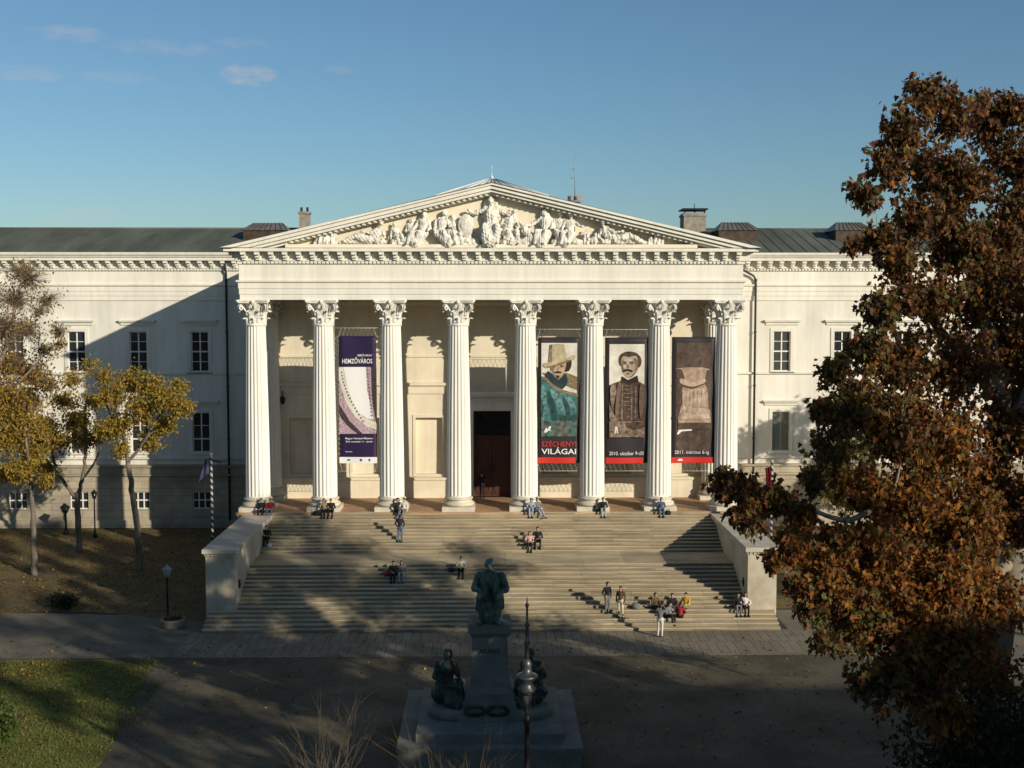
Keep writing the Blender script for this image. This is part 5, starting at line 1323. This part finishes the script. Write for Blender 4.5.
# the big plane tree on the right
def big_tree():
    R = random.Random(11); Y0 = 35.5
    base = Vector((15.4, 36.5, 0)); cl = []
    def c(px, py, rpx, Y, n, ci, ry=None, flat=1.0):
        p = at(px, py, Y); r = rpx*Y/F; k_ = .98 if py < 400 else 1.06; cl.append((p, (r*k_, (ry or r*1.25), r*flat*k_), int(n*(1.3 if py < 330 else 1.6 if py < 480 else 2.1)), ci))
    UP = [0,0,0,0,1,2]; MID = [0,0,0,1,2]; LOW = [0,1,1,1,1,2]; GRN = [0,0,2,2,1]
    # crown seen from the camera, from the top down
    for a in [(925,92,26,36,420,UP),(905,125,30,35,520,UP),(950,118,34,37,620,UP),(885,165,30,35,480,UP),(862,192,20,34,260,UP),(925,170,38,37,800,UP),(985,120,36,38,760,UP),(1012,160,40,38,900,UP),
              (965,180,36,36,800,UP),(915,215,30,35,480,UP),(880,238,24,34,330,UP),(856,246,14,34,120,UP),(900,262,30,35,560,UP),(950,245,40,37,950,MID),(1000,230,42,38,1100,MID),(930,300,42,36,1000,MID),(880,305,26,34,420,GRN),
              (985,300,46,37,1150,MID),(865,350,30,34,520,GRN),(835,372,22,33,300,GRN),(905,360,42,35,900,MID),(960,370,50,36,1300,MID),(1015,350,40,37,1100,MID),(850,410,36,33.5,700,GRN),(822,405,16,33,200,GRN),
              (895,430,44,34,1050,MID),(950,450,52,35,1400,LOW),(1010,430,40,36,900,MID),(830,450,26,33,380,GRN),(905,500,48,34,1250,LOW),(960,530,52,34,1300,LOW),(1015,520,34,35,520,MID),(860,490,30,33.5,520,LOW),
              (880,560,46,33,1100,LOW),(840,545,26,32.5,360,LOW),(935,590,52,33,1300,LOW),(990,600,40,34,620,LOW),(900,630,46,32.5,1100,LOW),(855,620,34,32,620,GRN),(960,650,44,32.5,900,LOW),(920,690,40,32,760,LOW),(875,680,30,31.5,430,GRN),(950,720,26,32,330,LOW),(1005,680,26,33,260,LOW),
              # the limb reaching left across the stairs
              (800,520,22,32.5,270,LOW),(775,500,24,32,330,MID),(748,492,22,31.7,300,MID),(722,486,18,31.5,200,MID),(742,515,16,31.5,140,MID),(790,545,22,32,280,LOW),(770,560,14,31.8,100,LOW),(815,570,24,32,330,LOW),(810,605,22,31.8,240,GRN),(795,585,14,31.6,90,MID),(835,590,24,32,330,LOW),(820,640,16,31.5,110,GRN),(812,480,16,32.6,120,MID)]:
        c(*a)
    for a in [(1020,110,30,37.5,420,UP),(1030,210,40,38,700,MID),(1000,275,34,38,620,MID),(1030,300,40,38.5,700,MID),(1025,400,40,38,700,MID),(975,255,30,36,480,UP),(940,215,26,36,330,UP),(1020,500,24,37,380,LOW),(985,480,34,36,620,LOW),(870,400,24,34,300,GRN),(905,300,24,35,330,UP),(915,415,28,34.5,420,MID)]: c(*a)
    # the half of the crown beyond the frame
    for k in range(58):
        x = R.uniform(17.5, 25.5); y = R.uniform(30, 42); zmax = 20.5-.4*max(0, x-17); z = R.uniform(7.5, zmax-1.0)
        cl.append((Vector((x, y, z)), (1.7,1.7,1.4), 620, MID))
    trunk = [(base,.62),(base+Vector((-.1,0,2.5)),.48),(at(1012,560,36.2),.40),(at(1002,480,36.4),.34),(at(1000,400,36.6),.28),(at(985,320,37),.22),(at(955,220,37),.13),(at(935,140,36.5),.06)]
    ex = [[(at(1010,540,36.2),.24),(at(960,520,35),.16),(at(900,495,34),.12),(at(850,520,33),.08),(at(800,505,32.5),.05),(at(740,490,31.8),.03)],
          [(at(1002,470,36.4),.22),(at(950,430,35.5),.16),(at(890,400,34.5),.11),(at(835,375,33.5),.04)],
          [(at(1000,400,36.6),.2),(at(940,330,36),.14),(at(880,260,35),.08),(at(850,245,34.5),.03)],
          [(at(1002,430,36.4),.24),(Vector((17.5,36,16)),.18),(Vector((20.5,36,19)),.1),(Vector((22.5,36.5,20.5)),.05)],
          [(at(1008,520,36.3),.24),(Vector((18.5,35,11)),.18),(Vector((22,34,13)),.1),(Vector((24.5,34,14)),.05)],
          [(at(1010,560,36.2),.2),(at(960,610,34),.14),(at(910,650,33),.07)],
          [(at(770,500,32.5),.03),(at(812,535,33),.045),(at(858,578,33.4),.06)]]
    build_tree('plane_tree', 'huge plane tree with rust and orange autumn leaves, filling the right side', 'tree', trunk, cl, .155, bark_plane, [L_rust, L_orange, L_green], 21, twigs=60, extra=ex)
big_tree()

def garden_tree(label, base, trunk_px, Y, clusters_px, leaf, n_mul, mats, seed, r0=.17, forks=(), twigs=70, thick=1.0, name='garden_tree', group='bare and yellow trees of the left garden'):
    tr = [(base, r0*1.25)]+[(at(px, py, Y), r) for px, py, r in trunk_px]
    R = random.Random(seed); cl = []
    for (px, py, rpx, n, ci) in clusters_px:
        y = Y+R.uniform(-1.6, 1.6); p = at(px, py, y); r = rpx*y/F; cl.append((p, (r, r, r*.85), int(n*n_mul), ci))
    ex = [[(at(px, py, Y), r) for px, py, r in f] for f in forks]
    return build_tree(name, label, 'tree', tr, cl, leaf, bark_pale if thick > 1 else bark_grey, mats, seed, group=group, simple=True, twigs=twigs, extra=ex, thick=thick, droop=.3, jit=.24)
YG = [0,0,0,1]
b3 = atz(139, 570, .15)
garden_tree('yellow-leaved garden tree with one straight trunk, nearest the flagpole', Vector((b3.x, b3.y, .1)), [(137,530,.2),(132,490,.17),(128,462,.14),(124,435,.10),(128,405,.06),(135,380,.03)], b3.y,
    [(165,400,17,330,YG),(182,408,14,260,YG),(150,385,18,300,YG),(130,380,17,230,YG),(112,395,17,220,YG),(140,410,20,330,YG),(120,425,18,260,YG),(165,425,14,200,YG),(108,430,14,160,YG),(150,440,14,150,YG),(180,385,10,120,YG),(120,450,12,110,YG),(105,375,12,90,YG)], .16, 3.6, [L_yellow, L_ylgreen], 31,
    forks=[[(128,462,.11),(145,440,.09),(160,415,.06),(178,405,.03)],[(126,445,.09),(112,420,.07),(104,395,.04)]])
b2 = atz(79, 551, .3)
garden_tree('forked garden tree with thin yellow foliage, second from the flagpole', Vector((b2.x, b2.y, .25)), [(78,520,.2),(77,500,.17),(82,480,.13),(86,450,.10),(84,420,.07),(90,385,.03)], b2.y,
    [(60,440,18,240,YG),(45,425,17,230,YG),(75,420,18,260,YG),(95,400,16,150,YG),(60,400,16,160,YG),(35,445,15,170,YG),(85,440,15,170,YG),(100,430,12,90,YG),(48,465,13,120,YG),(70,380,15,80,YG),(90,365,13,50,YG)], .16, 4.2, [L_yellow, L_ylgreen], 32,
    forks=[[(77,500,.14),(66,485,.12),(56,468,.1),(50,440,.06),(45,420,.03)],[(82,480,.09),(98,455,.06),(102,430,.03)]])
b1 = atz(35, 575, .12)
garden_tree('slim garden tree with sparse yellow leaves, at the far left of the lawn', Vector((b1.x, b1.y, .08)), [(34,535,.16),(32,500,.14),(30,470,.11),(26,440,.07),(22,410,.03)], b1.y,
    [(20,420,20,300,YG),(8,440,20,320,YG),(35,455,15,200,YG),(20,470,16,240,YG),(0,410,20,280,YG),(40,430,14,130,YG),(5,475,15,180,YG),(45,480,10,70,YG),(-20,440,22,300,YG)], .16, 4.2, [L_yellow, L_ylgreen], 33,
    forks=[[(31,485,.1),(16,462,.07),(2,440,.04)]])
OB = [1,1,0]
L_brownish = leafmat('brown_leaf', [(.24,.15,.06),(.33,.20,.07),(.16,.10,.045)],.45)
b0 = Vector((-31.2, 66.5, 0))
garden_tree('taller mostly bare tree with grey-brown twigs at the left edge', b0, [(-70,480,.24),(-40,430,.2),(-15,390,.16),(5,350,.10),(15,310,.06),(20,285,.02)], 66.5,
    [(15,300,24,40,OB),(30,330,20,50,OB),(0,330,26,80,OB),(45,350,15,40,OB),(10,365,26,220,OB),(-10,295,24,40,OB),(35,375,20,180,OB),(0,395,26,320,[0,0,1]),(28,400,18,200,[0,0,1]),(50,385,12,60,OB),(-30,340,30,100,OB),(-30,390,30,300,[0,1]),(60,345,10,15,OB),(40,310,12,12,OB),(22,272,22,30,OB),(48,300,18,20,OB),(5,330,26,60,OB),(58,330,14,20,OB),(30,280,22,20,OB)], .14, 5.0, [L_yellow, L_brownish], 34, r0=.3, twigs=230, thick=1.5,
    forks=[[(-25,410,.12),(10,390,.09),(35,365,.05),(52,345,.02)],[(-15,390,.12),(-20,340,.08),(-12,295,.03)]])
# yellow-green tree by the right wing
ct = at(846, 470, 80)
garden_tree('small yellow-green tree before the right wing, partly hidden by the plane tree', Vector((ct.x, 80, .2)), [(846,520,.14),(848,490,.11),(850,460,.06),(852,435,.03)], 80,
    [(850,450,20,420,[0]),(835,475,18,350,[0]),(862,478,20,380,[0]),(845,500,20,360,[0]),(870,445,16,260,[0]),(826,495,12,160,[0]),(880,500,18,260,[0])], .18, 2.0, [L_ylgreen], 35, name='garden_tree', group='garden trees by the right wing')
# trees beyond the right edge whose shade falls on the right wing and the forecourt
def side_tree(label, x, y, h, r, n, seed, mats, thick=1.0):
    R = random.Random(seed); cl = []
    for k in range(n):
        a = R.uniform(0, 6.28); q = r*math.sqrt(R.random()); z = R.uniform(.42, .95)*h; q *= (1-.5*abs(z/h-.65)/.35)
        cl.append((Vector((x+q*math.cos(a), y+q*math.sin(a), z)), (r*.3,r*.3,r*.26), 240, [0]))
    build_tree('garden_tree', label, 'tree', [(Vector((x,y,0)),.3),(Vector((x+.1,y,h*.25)),.24),(Vector((x-.1,y,h*.5)),.17),(Vector((x,y,h*.8)),.07)], cl, .34, bark_grey, mats, seed, group='garden trees by the right wing', simple=True, twigs=16)
side_tree('broad brown-leaved garden tree beyond the right edge, near the right wing', 38.5, 74, 18.0, 5.0, 26, 41, [L_brownish])
side_tree('round-crowned garden tree behind the plane tree, further from the museum', 31.0, 57.0, 9.0, 3.2, 14, 42, [L_brownish])

side_tree('added tall brown-leaved tree out of view left of the plaza, blocking sky light', -27.0, 38.0, 19.0, 6.0, 34, 43, [L_brownish])  # unseen trees from here on are added to cut sky light over the plaza
side_tree('added tree out of view at the left, nearest the street, blocking sky light', -15.0, 14.0, 17.0, 5.5, 30, 44, [L_brownish])
side_tree('added tree out of view at the right, nearest the street, shading the left lawns', 25.0, 10.0, 27.5, 6.5, 30, 45, [L_brownish])  # added unseen tree, its height set for dappled shade on the left lawns
side_tree('added broad tree out of view to the right, under the plane tree, blocking sky light', 28.5, 24.0, 12.5, 5.0, 28, 46, [L_brownish])

# bushes
def bush(label, p, rx, h, n, mats, seed, leaf=.12, name='bush', stems=14, size_r=None):
    rs = np.random.RandomState(seed); R = random.Random(seed); t = thing(name, label, 'bush', p)
    mb = MB(); pts = []
    for k in range(stems):
        a = R.uniform(0, 6.28); q = rx*R.random()**.5; e = Vector((q*math.cos(a), q*math.sin(a), h*R.uniform(.5,1)*(1-.4*(q/rx)**2)))
        m = Vector((e.x*.35, e.y*.35, e.z*.55)); mb.tube([(e.x*.1,e.y*.1,0), m, e], [.02,.014,.005], 4, caps=False)
        if n:
            u = rs.rand(n//stems)**.5; mm = np.array(m); ee = np.array(e); pts.append(mm*(1-u[:,None])+ee*u[:,None]+rs.normal(size=(len(u),3))*rx*.16)
    mb.build('stems', bark_twig, t)
    if n:
        q = np.concatenate(pts); q[:,2] = np.maximum(q[:,2], .05)
        me = leaf_mesh('foliage', q, leaf, mats, np.zeros(len(q), int), rs, True); o = bpy.data.objects.new('foliage', me); COL.objects.link(o); o.parent = t
    return t
L_bush = leafmat('bush_leaf', [(.028,.035,.014),(.04,.048,.018),(.02,.024,.012)]); L_bushl = leafmat('light_bush_leaf', [(.07,.105,.02),(.05,.08,.018),(.09,.12,.03)])
p = atz(64, 607, .05); bush('low dark bush on the leafy lawn, left of the staircase', Vector((p.x, p.y, .04)), .9, .8, 1400, [L_bush], 51)
bush('tall dark evergreen shrub under the plane tree, lower right corner', Vector((14.6, 33.2, 0)), 3.2, 7.4, 11000, [L_bush], 53, .15, stems=80)
bush('dark evergreen shrub beside the plane tree trunk, cut by the right edge', Vector((11.2, 29.8, 0)), 1.9, 5.4, 5200, [L_bush], 54, .14, stems=34)
p = atz(3, 765, 0); bush('light green shrub cut by the lower left corner', Vector((p.x-.6, p.y+.6, .03)), .85, 2.6, 4200, [L_bushl], 52, .13, stems=40)
def twig_shrub(label, x, y, h, w, seed, m, n):
    R = random.Random(seed); t = thing('bare_shrub', label, 'shrub', (x, y, 0), 0, 'bare shrubs in front of the monument'); mb = MB()
    def br(p, d, L, r, lv):
        q = p+d*L*.5+Vector((R.gauss(0,.04),R.gauss(0,.04),0))*L; e = p+d*L; mb.tube([p,q,e],[r,r*.8,r*.45],4,caps=False)
        if lv:
            for k in range(R.choice((2,3,3))):
                dd = (d+Vector((R.gauss(0,.38),R.gauss(0,.38),R.gauss(.06,.2)))).normalized(); br(p.lerp(e,R.uniform(.45,1)), dd, L*R.uniform(.5,.75), r*.5, lv-1)
    for k in range(n):
        a = R.uniform(0,6.28); d = Vector((w*math.cos(a)*R.random(), w*math.sin(a)*R.random(), 1)).normalized(); br(Vector((d.x*.3,d.y*.3,0)), d, h*R.uniform(.4,.6), .022, 3)
    mb.build('stems', m, t)
twig_pale = pmat('pale_twig', (.16,.125,.085), .9, .15, 5); twig_gold = pmat('golden_twig', (.24,.15,.055), .9, .15, 5)
a = at(330, 768, 34); twig_shrub('bare grey shrub with upright twigs, lower left of the monument', a.x, 34, 6.0, .15, 61, twig_pale, 9)
a = at(462, 768, 33); twig_shrub('bare golden-twigged shrub before the monument base', a.x, 33, 5.1, .34, 62, twig_gold, 12)

# fallen leaves on the lawns and along the edges: too many to count
def litter():
    rs = np.random.RandomState(7); pts = []
    def area(x0, x1, y0, y1, n, zf):
        x = rs.uniform(x0,x1,n); y = rs.uniform(y0,y1,n); pts.append(np.stack([x,y,zf(x,y)],1))
    zf = lambda x, y: .03+.35*np.clip((y-65)/25,0,1)**2*(3-2*np.clip((y-65)/25,0,1))
    area(-50,-16.2,66,89,9000,zf); area(16.2,45,66.5,89,4000,zf)
    area(-32,-16,42,56.6,2600,lambda x,y: x*0+.05); area(-34,-20,54,56.8,1200,lambda x,y: x*0+.05); area(-30,16,44,61.5,1500,lambda x,y: x*0+.012)
    q = np.concatenate(pts); me = leaf_mesh('fallen_leaves', q, .16, [L_brownish, L_yellow, L_rust], rs.choice([0,0,1,2],len(q)), rs, True, 3.0)
    o = bpy.data.objects.new('fallen_leaves', me); COL.objects.link(o); tag(o, 'brown and yellow fallen leaves scattered over the lawns', 'leaves', kind='stuff')
litter()
def grass():
    rs = np.random.RandomState(9); n = 26000; x = rs.uniform(-30,-14.8,n); y = rs.uniform(42.5,56.9,n); k = ~((x > -16) & (y > 53.5)); x, y = x[k], y[k]; n = len(x)
    h = rs.uniform(.04,.11,n); a = rs.uniform(0,6.28,n); w = .03; lx, ly = rs.normal(0,.03,n), rs.normal(0,.03,n)
    V = np.stack([np.stack([x-w*np.cos(a),y-w*np.sin(a),x*0+.03],1),np.stack([x+w*np.cos(a),y+w*np.sin(a),x*0+.03],1),np.stack([x+lx,y+ly,.03+h],1)],1).reshape(-1,3)
    me = bpy.data.meshes.new('grass'); me.from_pydata(V.tolist(), [], np.arange(3*n).reshape(-1,3).tolist()); me.materials.append(leafmat('grass_blade', [(.075,.115,.018),(.12,.15,.028),(.15,.12,.035)], .2))
    o = bpy.data.objects.new('grass', me); COL.objects.link(o); tag(o, 'short green grass of the lower left lawn', 'grass', kind='stuff')
grass()

# ------------------------------------------------------------------ houses behind the viewpoint, whose shade covers the foreground
def town_house(label, x0, x1, y0, y1, h):
    t = thing('town_house', label, 'building', ((x0+x1)/2, y1, 0), 0, 'houses across the street'); cx, cy = (x0+x1)/2, y1
    mb = MB(); mb.box(x0-cx, x1-cx, y0-cy, 0, 0, h-2.5); mb.sweep([(x1-cx,0),(x0-cx,0)], [(0,h-2.9),(.3,h-2.9),(.6,h-2.5),(.6,h-2.3),(0,h-2.3)]); mb.build('wall', pmat('house_plaster', (.30,.26,.20), .9, .15, .4), t)
    mb = MB(); mb.prism_xy([(x0-cx,y0-cy),(x1-cx,y0-cy),(x1-cx,.3),(x0-cx,.3)], h-2.5, h-2.2); m = (y0-y1)/2
    mb.add([(x0-cx,.3,h-2.2),(x1-cx,.3,h-2.2),(x1-cx,m,h),(x0-cx,m,h),(x1-cx,y0-cy,h-2.2),(x0-cx,y0-cy,h-2.2)], [(1,0,3,2),(2,3,5,4)]); mb.build('roof', roofm, t)
    mb = MB()
    x = x0+2
    while x < x1-2:
        z = 4.5
        while z < h-5: mb.box(x-.6-cx, x+.6-cx, -.1, .04, z, z+2); z += 4
        x += 3.2
    mb.build('window_row', glassm, t)
town_house('tall plastered town house across the street, to the right behind the viewpoint', 51.2, 105, -18, -4, 27.0)
town_house('middling plastered town house between the tall and the low one across the street', 41, 51, -18, -4, 22.3)
town_house('added long lower town house across the street behind the viewpoint, blocking low sky light', -80, 40.8, -18, -4.5, 12.5)  # added to block low sky light, kept low so the shaded wing stays brighter
